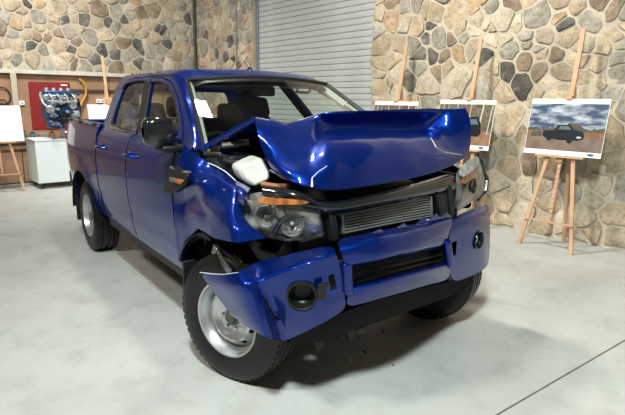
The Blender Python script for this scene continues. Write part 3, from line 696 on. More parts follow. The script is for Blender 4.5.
FRONT_GLASS = [(-1.43, 1.338), (-1.565, 1.52), (-1.71, 1.722), (-1.49, 1.718), (-1.29, 1.686), (-1.06, 1.588), (-0.83, 1.453), (-0.70, 1.345)]
REAR_GLASS = [(-2.325, 1.37), (-2.40, 1.53), (-2.42, 1.67), (-2.37, 1.715), (-2.24, 1.732), (-1.87, 1.736), (-1.71, 1.54), (-1.545, 1.338), (-1.95, 1.345)]
FRONT_DOOR = [(-0.64, 0.50), (-1.615, 0.50), (-1.615, 1.20), (-1.60, 1.29), (-1.48, 1.335), (-1.62, 1.53), (-1.765, 1.756), (-1.49, 1.752), (-1.27, 1.716), (-1.03, 1.612), (-0.80, 1.475), (-0.655, 1.36), (-0.63, 1.10)]
REAR_DOOR = [(-1.625, 0.50), (-2.10, 0.50), (-2.30, 0.56), (-2.42, 0.80), (-2.47, 1.0), (-2.47, 1.25), (-2.44, 1.36), (-2.46, 1.53), (-2.475, 1.67), (-2.41, 1.75), (-2.24, 1.766), (-1.777, 1.766), (-1.63, 1.53), (-1.49, 1.336), (-1.61, 1.295), (-1.625, 1.20)]
CAB = [(-0.60, 0.42), (-2.555, 0.42), (-2.555, 1.33), (-2.60, 1.40), (-2.63, 1.53), (-2.66, 1.69), (-2.60, 1.765), (-2.50, 1.795), (-1.83, 1.797), (-1.32, 1.755), (-1.10, 1.685), (-0.72, 1.485), (-0.42, 1.315), (-0.52, 1.25), (-0.60, 1.10)]

def shrink(poly, d):
    n = len(poly); A = sum(poly[i][0]*poly[(i + 1) % n][1] - poly[(i + 1) % n][0]*poly[i][1] for i in range(n)); s = 1 if A > 0 else -1; out = []
    for i in range(n):
        a, b, c = Vector(poly[i - 1]), Vector(poly[i]), Vector(poly[(i + 1) % n])
        n1 = Vector((-(b - a).y, (b - a).x)).normalized()*s; n2 = Vector((-(c - b).y, (c - b).x)).normalized()*s
        m = (n1 + n2).normalized(); k = d/max(0.4, m.dot(n1)); out.append(tuple(b + m*k))
    return out

for sg in (-1, 1):
    panel(CAB, [FRONT_DOOR, REAR_DOOR], side(sg, 0.004), 0.09).build('cab_side', 'paint', truck, solid=0.03, off=-1, out=nml(sg), smooth=30)
    for nm, D, G, hx in (('front', FRONT_DOOR, FRONT_GLASS, -1.50), ('rear', REAR_DOOR, REAR_GLASS, -2.34)):
        d = panel(shrink(D, 0.006), [G], side(sg), 0.06).build('door', 'paint', truck, solid=0.028, off=-1, out=nml(sg), smooth=30)
        panel(shrink(G, -0.004), [], side(sg, 0.014), 0.12).build('window_pane', 'glass', d, out=nml(sg), smooth=60)
        # rubber belt strip and black frame of the window
        gl = [Vector(side(sg, -0.001)(*p)) for p in densify(G, 0.08)]
        MB().tube(gl, 0.007, 6, closed=True).build('window_seal', 'black', d)
        zb = [p for p in G if p[1] < 1.38]; xa, xb = min(p[0] for p in zb) - 0.01, max(p[0] for p in zb) + 0.03
        MB().tube([side(sg, -0.004)(xa + (xb - xa)*i/6, (1.362 if nm == 'rear' and i == 0 else 1.334)) for i in range(7)], 0.008, 8).build('belt_strip', 'gloss_black', d)
        hz = 1.165
        pts = [(hx + t, sg*(half(hz) + q), hz) for t, q in ((0.095, -0.004), (0.085, 0.026), (0.04, 0.036), (-0.04, 0.036), (-0.085, 0.026), (-0.095, -0.004))]
        hd = MB().tube(pts, [0.013, 0.016, 0.017, 0.017, 0.016, 0.013], 10).build('handle', 'paint', d)
        MB().box((hx, sg*(half(hz) - 0.004), hz), (0.13, 0.016, 0.055)).build('handle_recess', 'paint', hd, bevel=0.006)
    # black B post cover
    panel([(-1.435, 1.345), (-1.54, 1.345), (-1.705, 1.545), (-1.862, 1.735), (-1.715, 1.725), (-1.57, 1.52)], [], side(sg, -0.006), 0.08).build('pillar_cover', 'black', truck, solid=0.006, out=nml(sg))
    # sill
    MB().grid([[(x, sg*y, z) for x in (-0.62, -1.2, -1.9, -2.50)] for y, z in ((0.845, 0.47), (0.85, 0.42), (0.80, 0.385), (0.70, 0.39))]).build('sill', 'black', truck, solid=0.01)

# roof
rows = []
for i in range(13):
    t = i/12; x = -1.10 - 1.52*t
    zc = 1.800 + 0.035*math.sin(PI*min(1, t*1.25 + 0.06)) - 0.035*(1 - min(1, t*7))**2*1.0 - 0.05*max(0, (t - 0.9)/0.1)**2
    row = []
    for j in range(15):
        s = -1 + 2*j/14; y = s*(0.645 - 0.03*(1 - min(1, t*5)))
        xx = x + 0.09*(1 - s*s)*(1 - t)**3
        row.append((xx, y, zc - 0.030*abs(s)**2.2 - 0.028*max(0, (abs(s) - 0.86)/0.14)**2 + (-0.008 if 0.3 < abs(s) < 0.5 and 0.12 < t < 0.92 else 0)))
    rows.append(row)
MB().grid(rows).build('roof', 'paint', truck, solid=0.03, off=-1, out=(0, 0, 1), smooth=30)
head = [[(p[0] + dx, p[1]*0.97, p[2] + dz) for p in rows[0]] for dx, dz in ((0.0, -0.004), (0.06, -0.045), (-0.04, -0.07))]
MB().grid(head).build('header_rail', 'black', truck, solid=0.01)
MB().grid([[(p[0], p[1]*0.95, p[2] - 0.05) for p in r] for r in rows]).build('headliner', 'trim_in', truck)
an = MB().lathe([(0.001, -0.012), (0.035, -0.01), (0.03, 0.012), (0.012, 0.03), (0.001, 0.032)], 14, Matrix.Translation((-1.24, -0.02, 1.812)) @ Matrix.Rotation(PI/2, 4, 'X')).build('aerial_base', 'chrome', truck)
MB().tube([(-1.24, -0.02, 1.83), (-1.30, -0.02, 1.875), (-1.34, -0.02, 1.895)], [0.008, 0.006, 0.004], 8).build('aerial', 'black', an)

# windscreen and its pillars
ws = []
for i in range(7):
    t = i/6; row = []
    for j in range(13):
        s = -1 + 2*j/12
        bx, by, bz = -0.40 + 0.26*(1 - s*s), s*0.80, 1.27 - 0.02*(1 - s*s)
        tx_, ty_, tz = -1.085 + 0.09*(1 - s*s), s*0.615, 1.725 + 0.028*(1 - s*s)
        row.append((bx + (tx_ - bx)*t, by + (ty_ - by)*t, bz + (tz - bz)*t + 0.018*math.sin(PI*t)))
    ws.append(row)
MB().grid(ws).build('windscreen', 'glass', truck, out=(1, 0, 0.5), smooth=60)
edge = [r[0] for r in ws] + ws[-1][1:-1] + [r[-1] for r in ws][::-1] + ws[0][1:-1][::-1]
MB().tube(edge, 0.016, 6, closed=True).build('windscreen_seal', 'black', truck)
for sg in (-1, 1):
    a = [Vector(r[0 if sg < 0 else -1]) for r in ws]
    out_ = [Vector(side(sg)(x, z)) for x, z in ((-0.42, 1.315), (-0.57, 1.40), (-0.72, 1.485), (-0.91, 1.585), (-1.10, 1.685), (-1.20, 1.722), (-1.32, 1.755))]
    MB().grid([[p + Vector((0.01, 0, 0)) for p in a], [(p + q)/2 + Vector((0.012, sg*0.010, 0.014)) for p, q in zip(a, out_)], out_]).build('windscreen_pillar', 'paint', truck, solid=0.02, smooth=50, out=(1, sg, 0.3))
    MB().tube([p + Vector((-0.05, -sg*0.03, -0.02)) for p in a], 0.032, 8).build('pillar_trim', 'cream', truck)

# back of the cab with the rear window
BW = [(-0.50, 1.36), (0.50, 1.36), (0.47, 1.62), (0.44, 1.66), (-0.44, 1.66), (-0.47, 1.62)]
bk = panel([(-0.85, 0.55), (0.85, 0.55), (0.87, 1.10), (0.82, 1.36), (0.72, 1.58), (0.645, 1.74), (0.40, 1.785), (-0.40, 1.785), (-0.645, 1.74), (-0.72, 1.58), (-0.82, 1.36), (-0.87, 1.10)], [BW], lambda y, z: (-2.56 - 0.10*max(0, z - 1.2)/0.5*(1 if z < 1.7 else 0.9), y, z), 0.12).build('cab_back', 'paint', truck, solid=0.03, off=0, out=(-1, 0, 0))
panel(shrink(BW, -0.01), [], lambda y, z: (-2.59 - 0.10*max(0, z - 1.36)/0.5, y, z), 0.3).build('rear_window', 'glass', bk)

# cabin
MB().box((-1.45, 0, 0.62), (2.1, 1.55, 0.05)).build('cabin_floor', 'dark', truck)
dash = MB().grid([[(x, y, z) for y in (-0.76, -0.5, -0.37, -0.2, 0, 0.3, 0.76)] for x, z in ((-0.42, 1.20), (-0.62, 1.235), (-0.80, 1.22), (-0.90, 1.15), (-0.88, 0.85))]).build('dashboard', 'black', truck, solid=0.02, smooth=60)
MB().box((-0.84, -0.37, 1.235), (0.16, 0.34, 0.07)).build('instrument_hood', 'black', dash, bevel=0.03)
SWM = Matrix.Translation((-1.06, -0.37, 1.17)) @ Matrix.Rotation(math.radians(-25), 4, 'Y') @ Matrix.Rotation(PI/2, 4, 'Z')
sw = MB().tube([SWM @ Vector((0.19*math.cos(2*PI*i/28), 0, 0.19*math.sin(2*PI*i/28))) for i in range(28)], 0.016, 8, closed=True).build('steering_wheel', 'black', truck)
hb = MB(); hb.lathe([(0.001, -0.03), (0.07, -0.03), (0.08, 0.0), (0.06, 0.03), (0.001, 0.035)], 18, SWM)
for a in (PI*0.02, PI*0.98, PI*1.5): hb.bar(SWM @ Vector((0.05*math.cos(a), 0, 0.05*math.sin(a))), SWM @ Vector((0.185*math.cos(a), 0, 0.185*math.sin(a))), 0.03, 0.014)
hb.build('wheel_boss', 'trim_in', sw)
MB().bar(SWM @ Vector((0, 0, 0)), (-0.75, -0.37, 1.08), 0.07, 0.07).build('steering_column', 'black', sw, bevel=0.01)
for x0, ys in ((-1.72, (-0.37, 0.37)), (-2.36, (-0.40, 0.40))):
    for y0 in ys:
        rear = x0 < -2
        st = MB().box((x0 + 0.24, y0, 0.84), (0.50, 0.50 if not rear else 0.72, 0.16)).build('seat', 'seat', truck, bevel=0.05)
        R_ = Matrix.Rotation(math.radians(-12), 3, 'Y')
        MB().box((x0 - 0.04, y0, 1.13), (0.13, 0.48 if not rear else 0.70, 0.56), R_, 0.86).build('seat_back', 'seat', st, bevel=0.045)
        h = MB().box((x0 - 0.12, y0, 1.525 if not rear else 1.46), (0.10, 0.27, 0.18), R_, 0.85).build('headrest', 'seat', st, bevel=0.04)
        for q in (-0.06, 0.06): MB().tube([(x0 - 0.10, y0 + q, 1.36), (x0 - 0.115, y0 + q, 1.47)], 0.007, 6).build('headrest_post', 'chrome', st)
MB().box((-1.12, 0.02, 1.655), (0.035, 0.25, 0.075), Matrix.Rotation(math.radians(12), 3, 'Z')).build('rear_view_mirror', 'black', truck, bevel=0.015)
for y0 in (-0.34, 0.34): MB().box((-1.16, y0, 1.715), (0.16, 0.34, 0.018), Matrix.Rotation(math.radians(20), 3, 'Y')).build('sun_visor', 'trim_in', truck, bevel=0.006)
gh = MB().tube([(-0.86, 0.655, 1.575), (-0.84, 0.625, 1.562), (-0.74, 0.66, 1.505), (-0.70, 0.70, 1.47)], 0.014, 8).build('grab_handle', 'cream', truck)
MB().tube([(-1.55, 0.64, 1.69), (-1.53, 0.615, 1.665), (-1.37, 0.625, 1.655), (-1.35, 0.645, 1.68)], 0.013, 8).build('grab_handle', 'cream', truck)

# door mirrors
for sg in (-1, 1):
    rows = []
    for k, (yy, s) in enumerate(((0.895, 0.55), (0.915, 0.85), (0.95, 0.98), (1.02, 1.0), (1.07, 0.94), (1.09, 0.72), (1.095, 0.35))):
        ring = []
        for i in range(20):
            a = 2*PI*i/20; c, s_ = math.cos(a), math.sin(a); e = 0.6
            ring.append((-0.60 + 0.060*s*math.copysign(abs(c)**e, c) + (yy - 0.9)*-0.10, sg*yy, 1.395 + 0.090*s*math.copysign(abs(s_)**e, s_)))
        rows.append(ring + [ring[0]])
    mm = MB().grid(rows).build('door_mirror', 'gloss_black', truck, smooth=50)
    MB().box((-0.668, sg*0.995, 1.395), (0.01, 0.15, 0.14)).build('mirror_glass', 'chrome', mm)
    MB().box((-0.63, sg*0.915, 1.292), (0.15, 0.17, 0.045)).build('mirror_arm', 'black', mm, bevel=0.015)

# ------------------------------------------------------------------ cargo bed
ARCH = [(-3.22 + 0.455*math.cos(a), 0.40 + 0.455*math.sin(a)) for a in [PI*i/18 for i in range(19)]]
BED = [(-2.575, 0.50), (-2.765, 0.50)] + ARCH + [(-3.70, 0.50), (-4.34, 0.62), (-4.40, 0.80), (-4.42, 1.28), (-4.38, 1.345), (-2.575, 1.345)]
def bedmap(sg):
    def f(x, z):
        r = math.hypot(x + 3.22, z - 0.40); fl = 0.022*math.exp(-((r - 0.47)/0.07)**2)*(1 if r < 0.9 and z > 0.42 else 0)
        return (x, sg*(half(min(z, 1.20), x) - 0.9*max(0, z - 1.22)**1.5 + fl), z)
    return f
for sg in (-1, 1):
    bs = panel(BED, [], bedmap(sg), 0.07).build('bed_side', 'paint', truck, solid=0.012, off=-1, out=nml(sg), smooth=30)
    MB().grid([[(x, sg*(half(1.2, x) - t), z) for x in (-2.59, -3.0, -3.4, -3.8, -4.1, -4.38)] for t, z in ((0.042, 1.338), (0.055, 1.358), (0.11, 1.358), (0.125, 1.33), (0.13, 0.88))]).build('bed_rail', 'black' if False else 'paint', bs, solid=0.006, smooth=40)
    for x in (-2.75, -3.35, -3.95):
        hk = MB().box((x, sg*(half(1.2, x) - 0.05), 1.345), (0.075, 0.05, 0.03)).build('rope_hook', 'black', bs, bevel=0.01)
    lamp = MB().grid([[(x, sg*y, z) for x, y in ((-4.30, half(1.1, -4.30) + 0.004), (-4.38, half(1.1, -4.38) + 0.002), (-4.43, half(1.1, -4.43) - 0.02), (-4.45, half(1.1, -4.43) - 0.14))] for z in (0.86, 1.0, 1.14, 1.27)]).build('tail_lamp', 'red', truck, solid=0.02, smooth=60)
    MB().lathe([(0.48, -0.10), (0.46, 0.0), (0.46, 0.30)], 24, Matrix.Translation((-3.22, sg*0.84 - (0 if sg < 0 else 0.30), 0.40)), arc=(0, PI)).build('wheel_liner', 'dark', truck)
    MB().box((-3.68, sg*0.80, 0.42), (0.012, 0.22, 0.36)).build('mud_flap', 'black', truck, bevel=0.004)
MB().box((-3.48, 0, 0.88), (1.80, 1.56, 0.03)).build('bed_floor', 'paint', truck)
MB().box((-2.60, 0, 1.10), (0.03, 1.62, 0.47)).build('bed_front', 'paint', truck, bevel=0.008)
tg = MB().box((-4.41, 0, 1.08), (0.05, 1.36, 0.50)).build('tailgate', 'paint', truck, bevel=0.015)
MB().box((-4.445, 0, 1.20), (0.02, 0.22, 0.09)).build('handle', 'black', tg, bevel=0.006)
MB().box((-4.44, 0, 0.62), (0.16, 1.60, 0.18)).build('rear_bumper', 'black', truck, bevel=0.02)

# underbody
ub = MB().box((-1.6, 0, 0.52), (1.9, 1.56, 0.10)).box((-3.5, 0, 0.70), (1.75, 0.9, 0.16)).box((-0.1, 0, 0.62), (1.1, 0.80, 0.35)).build('underbody', 'dark', truck)
for sg in (-1, 1): MB().bar((0.45, sg*0.42, 0.52), (-4.3, sg*0.48, 0.55), 0.09, 0.14).build('chassis_rail', 'dark', truck)
MB().tube([(-3.22, -0.72, 0.375), (-3.22, 0.72, 0.375)], 0.05, 10).build('axle', 'dark', truck)
MB().tube([(0, -0.68, 0.375), (0, 0.68, 0.375)], 0.04, 10).build('axle', 'dark', truck)
MB().lathe([(0.001, -0.14), (0.10, -0.12), (0.14, 0), (0.10, 0.12), (0.001, 0.14)], 16, Matrix.Translation((-3.22, 0.05, 0.38))).build('differential', 'dark', truck)

# ------------------------------------------------------------------ wheels
def wheel(loc, rz, sg):
    """axis along local Y, outer face towards -Y"""
    w = empty('wheel', loc, rz + (0 if sg < 0 else PI), truck)
    T = [(0.218, -0.108), (0.226, -0.118), (0.250, -0.124), (0.285, -0.127), (0.320, -0.124), (0.345, -0.116), (0.360, -0.105), (0.368, -0.094)]
    gro = []
    for a, b in ((-0.094, -0.062), (-0.052, -0.012), (0.012, 0.052), (0.062, 0.094)):
        r = 0.368 if abs(a) > 0.09 or abs(b) > 0.09 else 0.375
        gro += [(0.361, a - 0.001 if a > -0.09 else a), (0.373, a + 0.004), (0.375, (a + b)/2), (0.373, b - 0.004), (0.361, b + 0.001 if b < 0.09 else b)]
    prof_ = T + gro + [(r, -y) for r, y in T[::-1]]
    t = MB().lathe(prof_, 64, closed=True).build('tyre', 'rubber', w, smooth=28)
    # shoulder tread blocks
    tb = MB()
    for i in range(56):
        a = 2*PI*i/56
        for s in (-1, 1):
            R_ = Matrix.Rotation(-a, 3, 'Y'); tb.box(R_ @ Vector((0.3635, s*0.087, 0)), (0.016, 0.030, 0.027), R_)
    tb.build('tread_blocks', 'rubber', t)['kind'] = 'stuff'
    rim = MB().lathe([(0.219, -0.100), (0.226, -0.112), (0.222, -0.119), (0.212, -0.117), (0.207, -0.104), (0.200, -0.086), (0.190, -0.074), (0.183, -0.040), (0.180, 0.10), (0.226, 0.112)], 48).build('rim', 'steel', w, smooth=50)
    def dz(r):
        pts = [(0.0, -0.055), (0.056, -0.055), (0.062, -0.058), (0.10, -0.062), (0.118, -0.076), (0.135, -0.088), (0.150, -0.080), (0.172, -0.052), (0.186, -0.040)]
        for (a, b), (c, d) in zip(pts, pts[1:]):
            if a <= r <= c: return b + (d - b)*(r - a)/(c - a)
        return pts[-1][1]
    holes = []
    for k in range(10):
        a = 2*PI*(k + 0.5)/10; ca, sa = math.cos(a), math.sin(a)
        holes.append([(0.158*ca + 0.0115*math.cos(q)*ca - 0.017*math.sin(q)*sa, 0.158*sa + 0.0115*math.cos(q)*sa + 0.017*math.sin(q)*ca) for q in [2*PI*i/10 for i in range(10)]])
    holes.append(circle(0, 0, 0.054, 24))
    panel(circle(0, 0, 0.186, 48), holes, lambda a, b: (a, dz(math.hypot(a, b)), b), 0.017).build('disc', 'steel', rim, solid=0.006, out=(0, -1, 0), smooth=40)
    h = MB().lathe([(0.001, -0.092), (0.030, -0.092), (0.034, -0.088), (0.036, -0.060), (0.052, -0.056), (0.054, -0.03), (0.054, 0.06)], 24).build('hub', 'hub', w)
    for k in range(6):
        a = 2*PI*k/6
        MB().lathe([(0.001, -0.082), (0.009, -0.082), (0.011, -0.076), (0.011, -0.056)], 6, Matrix.Translation((0.0695*math.cos(a), 0, 0.0695*math.sin(a)))).build('wheel_nut', 'chrome', h)
    MB().lathe([(0.05, 0.02), (0.145, 0.02), (0.145, 0.045), (0.05, 0.045)], 32, closed=True).build('brake_disc', 'hub', w)
    return w
STEER = math.radians(20)
wheel((-0.045, -0.77, 0.375), STEER, -1)
wheel((-0.02, 0.80, 0.375), STEER, 1)
wheel((-3.22, -0.775, 0.375), 0, -1)
wheel((-3.22, 0.775, 0.375), 0, 1)

# ------------------------------------------------------------------ crushed front end
def crumple(name, rows, material, parent, sub=2, solid=0.008, out=None, sharp_rows=(), sharp_cols=(), cr=0.75, off=-1.0, base=0.0, dent=0.0):
    C = len(rows[0]); R = len(rows); crease = {}
    if base:
        for i in range(R):
            for j in range(C):
                if j < C - 1: crease[(i*C + j, i*C + j + 1)] = base
                if i < R - 1: crease[(i*C + j, (i + 1)*C + j)] = base
    for i in sharp_rows:
        for j in range(C - 1): crease[(i*C + j, i*C + j + 1)] = cr
    for j in sharp_cols:
        for i in range(R - 1): crease[(i*C + j, (i + 1)*C + j)] = cr
    return MB().grid(rows).build(name, material, parent, sub=sub, solid=solid, off=off, out=out, crease=crease or None, dent=dent)

# bonnet: rear half lifted off the cowl, ridge across the middle, front half folded down
cy = (-0.72, -0.60, -0.48, -0.34, -0.26, 0.0, 0.22, 0.45, 0.60, 0.74)
hood_rows = [
 [(-0.42 + 0.13*(1 - (y/0.75)**2), y, 1.27 - 0.015*abs(y)) for y in cy],
 [(-0.31 + 0.06*(1 - (y/0.75)**2) + 0.08*max(0, -y - 0.3) + 0.10*max(0, y - 0.4), y*0.97 - 0.01, 1.41 + 0.02*math.sin(6*y)) for y in cy],
 [(0.000, -0.674, 1.495), (0.020, -0.585, 1.483), (0.030, -0.473, 1.460), (0.000, -0.287, 1.508), (0.080, -0.281, 1.527), (0.130, -0.031, 1.539), (0.160, 0.252, 1.545), (0.190, 0.593, 1.551), (0.210, 0.676, 1.558), (0.230, 0.783, 1.559)],
 [(0.040, -0.697, 1.475), (0.090, -0.621, 1.444), (0.110, -0.519, 1.427), (0.090, -0.358, 1.466), (0.030, -0.235, 1.473), (0.070, 0.023, 1.477), (0.100, 0.316, 1.475), (0.140, 0.588, 1.479), (0.230, 0.638, 1.501), (0.260, 0.781, 1.514)],
 [(0.080, -0.714, 1.440), (0.150, -0.652, 1.401), (0.190, -0.565, 1.374), (0.190, -0.428, 1.396), (0.030, -0.219, 1.409), (0.060, 0.035, 1.410), (0.080, 0.340, 1.404), (0.120, 0.549, 1.400), (0.240, 0.604, 1.431), (0.280, 0.781, 1.462)],
 [(0.110, -0.719, 1.395), (0.220, -0.683, 1.350), (0.280, -0.611, 1.321), (0.290, -0.505, 1.332), (0.300, -0.422, 1.382), (0.320, -0.189, 1.391), (0.330, 0.092, 1.389), (0.300, 0.380, 1.384), (0.280, 0.564, 1.345), (0.300, 0.775, 1.385)],
 [(0.130, -0.713, 1.334), (0.270, -0.702, 1.294), (0.350, -0.646, 1.269), (0.380, -0.575, 1.273), (0.390, -0.482, 1.324), (0.410, -0.265, 1.331), (0.400, 0.026, 1.328), (0.360, 0.336, 1.323), (0.340, 0.529, 1.275), (0.310, 0.768, 1.327)],
 [(0.180, -0.713, 1.286), (0.310, -0.715, 1.259), (0.410, -0.680, 1.233), (0.440, -0.611, 1.227), (0.460, -0.515, 1.272), (0.460, -0.304, 1.238), (0.450, -0.018, 1.240), (0.430, 0.281, 1.254), (0.380, 0.521, 1.254), (0.320, 0.750, 1.282)],
 [(0.200, -0.701, 1.246), (0.340, -0.710, 1.222), (0.430, -0.687, 1.202), (0.470, -0.631, 1.178), (0.480, -0.528, 1.155), (0.490, -0.327, 1.159), (0.470, -0.033, 1.165), (0.440, 0.293, 1.183), (0.390, 0.531, 1.217), (0.320, 0.752, 1.262)],
]
hood = crumple('bonnet', hood_rows, 'paint', truck, sub=2, solid=0.014, out=(1, 0, 0.6), sharp_rows=(2, 4), sharp_cols=(3, 4, 7), cr=0.9, base=0.3, dent=0.022)
crumple('bonnet_lip', [[tuple(p) for p in hood_rows[-1]], [(p[0] - 0.05, p[1]*0.98, p[2] - 0.012) for p in hood_rows[-1]]], 'paint', hood, solid=0.006)
# folded frame along the lifted bonnet edge
MB().tube([(-0.425, -0.780, 1.309), (-0.266, -0.750, 1.372), (-0.118, -0.710, 1.436), (-0.010, -0.668, 1.489)], [0.020, 0.022, 0.02, 0.014], 8).build('bonnet_edge', 'paint', hood)
# pale strips: flaked paint, with the crease highlight put into the colour
M['scuff_highlight'] = mat('scuff_and_highlight', (0.55, 0.58, 0.62), 0.6)
MB().tube([(0.478, -0.637, 1.180), (0.458, -0.623, 1.220), (0.462, -0.591, 1.248), (0.468, -0.540, 1.275)], [0.006, 0.003, 0.002, 0.002], 6).build('flaked_highlight', 'scuff_highlight', hood)
MB().tube([(0.005, -0.677, 1.497), (0.010, -0.579, 1.480), (0.010, -0.460, 1.456), (0.000, -0.385, 1.480), (-0.020, -0.258, 1.507)], [0.0015, 0.0025, 0.003, 0.002, 0.0015], 6).build('flaked_highlight', 'scuff_highlight', hood)
MB().tube([(0.345, 0.340, 1.376), (0.415, 0.309, 1.328), (0.400, 0.401, 1.293), (0.360, 0.622, 1.260)], [0.0015, 0.003, 0.002, 0.002], 6).build('flaked_highlight', 'scuff_highlight', hood)

# right fender, pushed back and creased
f_rows = [
 [(-0.534, -0.875, 1.317), (-0.358, -0.850, 1.259), (-0.345, -0.800, 1.222), (-0.194, -0.790, 1.185), (-0.019, -0.780, 1.144), (0.032, -0.740, 1.115)],
 [(-0.563, -0.915, 1.150), (-0.388, -0.890, 1.181), (-0.257, -0.860, 1.177), (-0.051, -0.860, 1.163), (0.123, -0.860, 1.133), (0.108, -0.800, 1.094)],
 [(-0.601, -0.925, 1.034), (-0.390, -0.930, 1.083), (-0.212, -0.930, 1.131), (-0.069, -0.900, 1.109), (0.193, -0.920, 1.088), (0.197, -0.860, 1.072)],
 [(-0.613, -0.925, 0.930), (-0.520, -0.895, 0.961), (-0.357, -0.890, 1.030), (-0.007, -0.960, 1.038), (0.269, -0.965, 1.046), (0.270, -0.900, 1.028)],
 [(-0.626, -0.920, 0.783), (-0.438, -0.925, 0.885), (-0.220, -0.945, 0.953), (0.035, -0.965, 0.949), (0.346, -1.000, 0.996), (0.370, -0.900, 0.988)],
 [(-0.611, -0.915, 0.573), (-0.477, -0.915, 0.737), (-0.234, -0.930, 0.866), (0.088, -0.980, 0.886), (0.374, -1.000, 0.929), (0.397, -0.850, 0.937)],
]
fend = crumple('fender', f_rows, 'paint', truck, sub=2, solid=0.006, out=(0, -1, 0.2), sharp_rows=(2,), sharp_cols=(2, 4), cr=0.95, base=0.8, dent=0.02)
crumple('fender_fold', [[(0.103, -0.860, 1.183), (0.152, -0.840, 1.167), (0.153, -0.800, 1.143)], [(0.269, -0.935, 1.166), (0.311, -0.925, 1.162), (0.296, -0.890, 1.152)], [(0.346, -0.955, 1.132), (0.352, -0.950, 1.132), (0.348, -0.940, 1.135)]], 'paint', fend, sub=1, out=(1, -1, 0.3), base=0.6)
crumple('fender_flare', [[(-0.612, -0.915, 0.559), (-0.471, -0.918, 0.726), (-0.278, -0.912, 0.843), (-0.084, -0.925, 0.845)], [(-0.687, -0.860, 0.516), (-0.570, -0.860, 0.668), (-0.397, -0.850, 0.771), (-0.203, -0.860, 0.773)]], 'black', fend, sub=1, solid=0.01)
# scuffed top edge, crease highlight put into its pale colour, small loop bracket
MB().tube([(-0.304, -0.825, 1.227), (-0.196, -0.825, 1.221), (-0.071, -0.825, 1.202), (0.016, -0.810, 1.162), (0.038, -0.780, 1.130)], 0.003, 6).build('fender_edge', 'scuff_highlight', fend)
lp_ = Vector((-0.001, -0.740, 1.171))
MB().tube([lp_ + Vector((0.0, 0.024*math.cos(2*PI*i/14), 0.024*math.sin(2*PI*i/14))) for i in range(14)], 0.007, 6, closed=True).build('loop_bracket', 'black', truck)

# side vent with orange repeater
vt = MB().grid([[(-0.616, -0.932, 1.177), (-0.475, -0.935, 1.198), (-0.310, -0.935, 1.176)], [(-0.645, -0.938, 1.092), (-0.458, -0.945, 1.117), (-0.290, -0.938, 1.161)], [(-0.709, -0.938, 1.006), (-0.567, -0.945, 1.015), (-0.354, -0.938, 1.100)]]).build('side_vent', 'black', truck, solid=0.02, off=1, out=(0, -1, 0), bevel=0.004)
MB().grid([[(-0.453, -0.965, 1.131), (-0.329, -0.965, 1.135)], [(-0.461, -0.966, 1.106), (-0.360, -0.966, 1.105)]]).build('repeater', 'orange', vt, solid=0.008, off=1, out=(0, -1, 0))
MB().grid([[(-0.551, -0.962, 1.125), (-0.469, -0.965, 1.129)], [(-0.563, -0.962, 1.098), (-0.478, -0.966, 1.101)]]).build('repeater_lens', 'lampgrey', vt, solid=0.006, off=1, out=(0, -1, 0))
MB().tube([(-0.568, -0.950, 1.183), (-0.408, -0.950, 1.171), (-0.273, -0.950, 1.187)], 0.008, 6).build('vent_frame', 'lampgrey', vt)

# left fender, mostly hidden behind the lamp
g_rows = [[(x, y, z) for x, y, z in r] for r in [
 [(-0.42, 0.86, 1.27), (-0.2, 0.85, 1.22), (0.05, 0.83, 1.18), (0.22, 0.82, 1.14)],
 [(-0.55, 0.925, 1.08), (-0.3, 0.93, 1.04), (0.0, 0.95, 1.05), (0.20, 0.93, 1.02)],
 [(-0.60, 0.92, 0.80), (-0.42, 0.93, 0.82), (-0.02, 0.95, 0.90), (0.22, 0.93, 0.90)],
 [(-0.60, 0.88, 0.50), (-0.46, 0.91, 0.60), (-0.02, 0.94, 0.84), (0.25, 0.92, 0.84)]]]
crumple('fender', g_rows, 'paint', truck, sub=2, solid=0.006, out=(0, 1, 0.2))
for sg in (-1, 1):
    MB().lathe([(0.47, -0.02), (0.46, 0.02), (0.46, 0.36)], 22, Matrix.Translation((0.0, sg*0.80 - (0 if sg < 0 else 0.36), 0.40)), arc=(0.25*PI, PI*1.02)).build('wheel_liner', 'dark', truck)
    MB().box((-0.52, sg*0.84, 0.44), (0.02, 0.16, 0.30)).build('mud_flap', 'black', truck, bevel=0.004)

# engine bay
MB().box((-0.44, 0, 0.98), (0.04, 1.60, 0.56)).build('firewall', 'bay', truck)
MB().grid([[(x, y, z) for y in (-0.80, -0.4, 0, 0.4, 0.80)] for x, z in ((-0.46, 1.25), (-0.34, 1.235), (-0.24, 1.20))]).build('cowl', 'black', truck, solid=0.02)
for sg in (-1, 1): MB().box((-0.06, sg*0.66, 0.96), (0.74, 0.03, 0.34)).build('inner_guard', 'bay', truck)
MB().box((-0.08, 0.05, 0.90), (0.56, 0.66, 0.40)).build('engine_block', 'bay', truck, bevel=0.03)
MB().box((-0.10, 0.05, 1.14), (0.42, 0.46, 0.07)).build('engine_cover', 'black', truck, bevel=0.02)
FR_ = [(0.020, -0.799, 1.232), (0.040, -0.736, 1.263), (0.060, -0.673, 1.288), (0.120, -0.647, 1.217), (0.130, -0.666, 1.166), (0.100, -0.747, 1.131), (0.050, -0.786, 1.170)]
BK_ = [(x - 0.14, y + 0.02, z + 0.005) for x, y, z in FR_]
wb = MB().add(FR_ + BK_, [tuple(range(7)), tuple(range(13, 6, -1))] + [(i, 7 + i, 7 + (i + 1) % 7, (i + 1) % 7) for i in range(7)]).build('washer_bottle', 'cream', truck, bevel=0.02)
MB().tube([(-0.250, -0.759, 1.328), (-0.220, -0.684, 1.338), (-0.180, -0.620, 1.350)], [0.018, 0.02, 0.02], 10).build('bay_tube', 'hub', truck)
MB().tube([(-0.200, -0.766, 1.252), (-0.100, -0.723, 1.231), (0.000, -0.703, 1.202)], 0.02, 8).build('hose', 'black', truck)
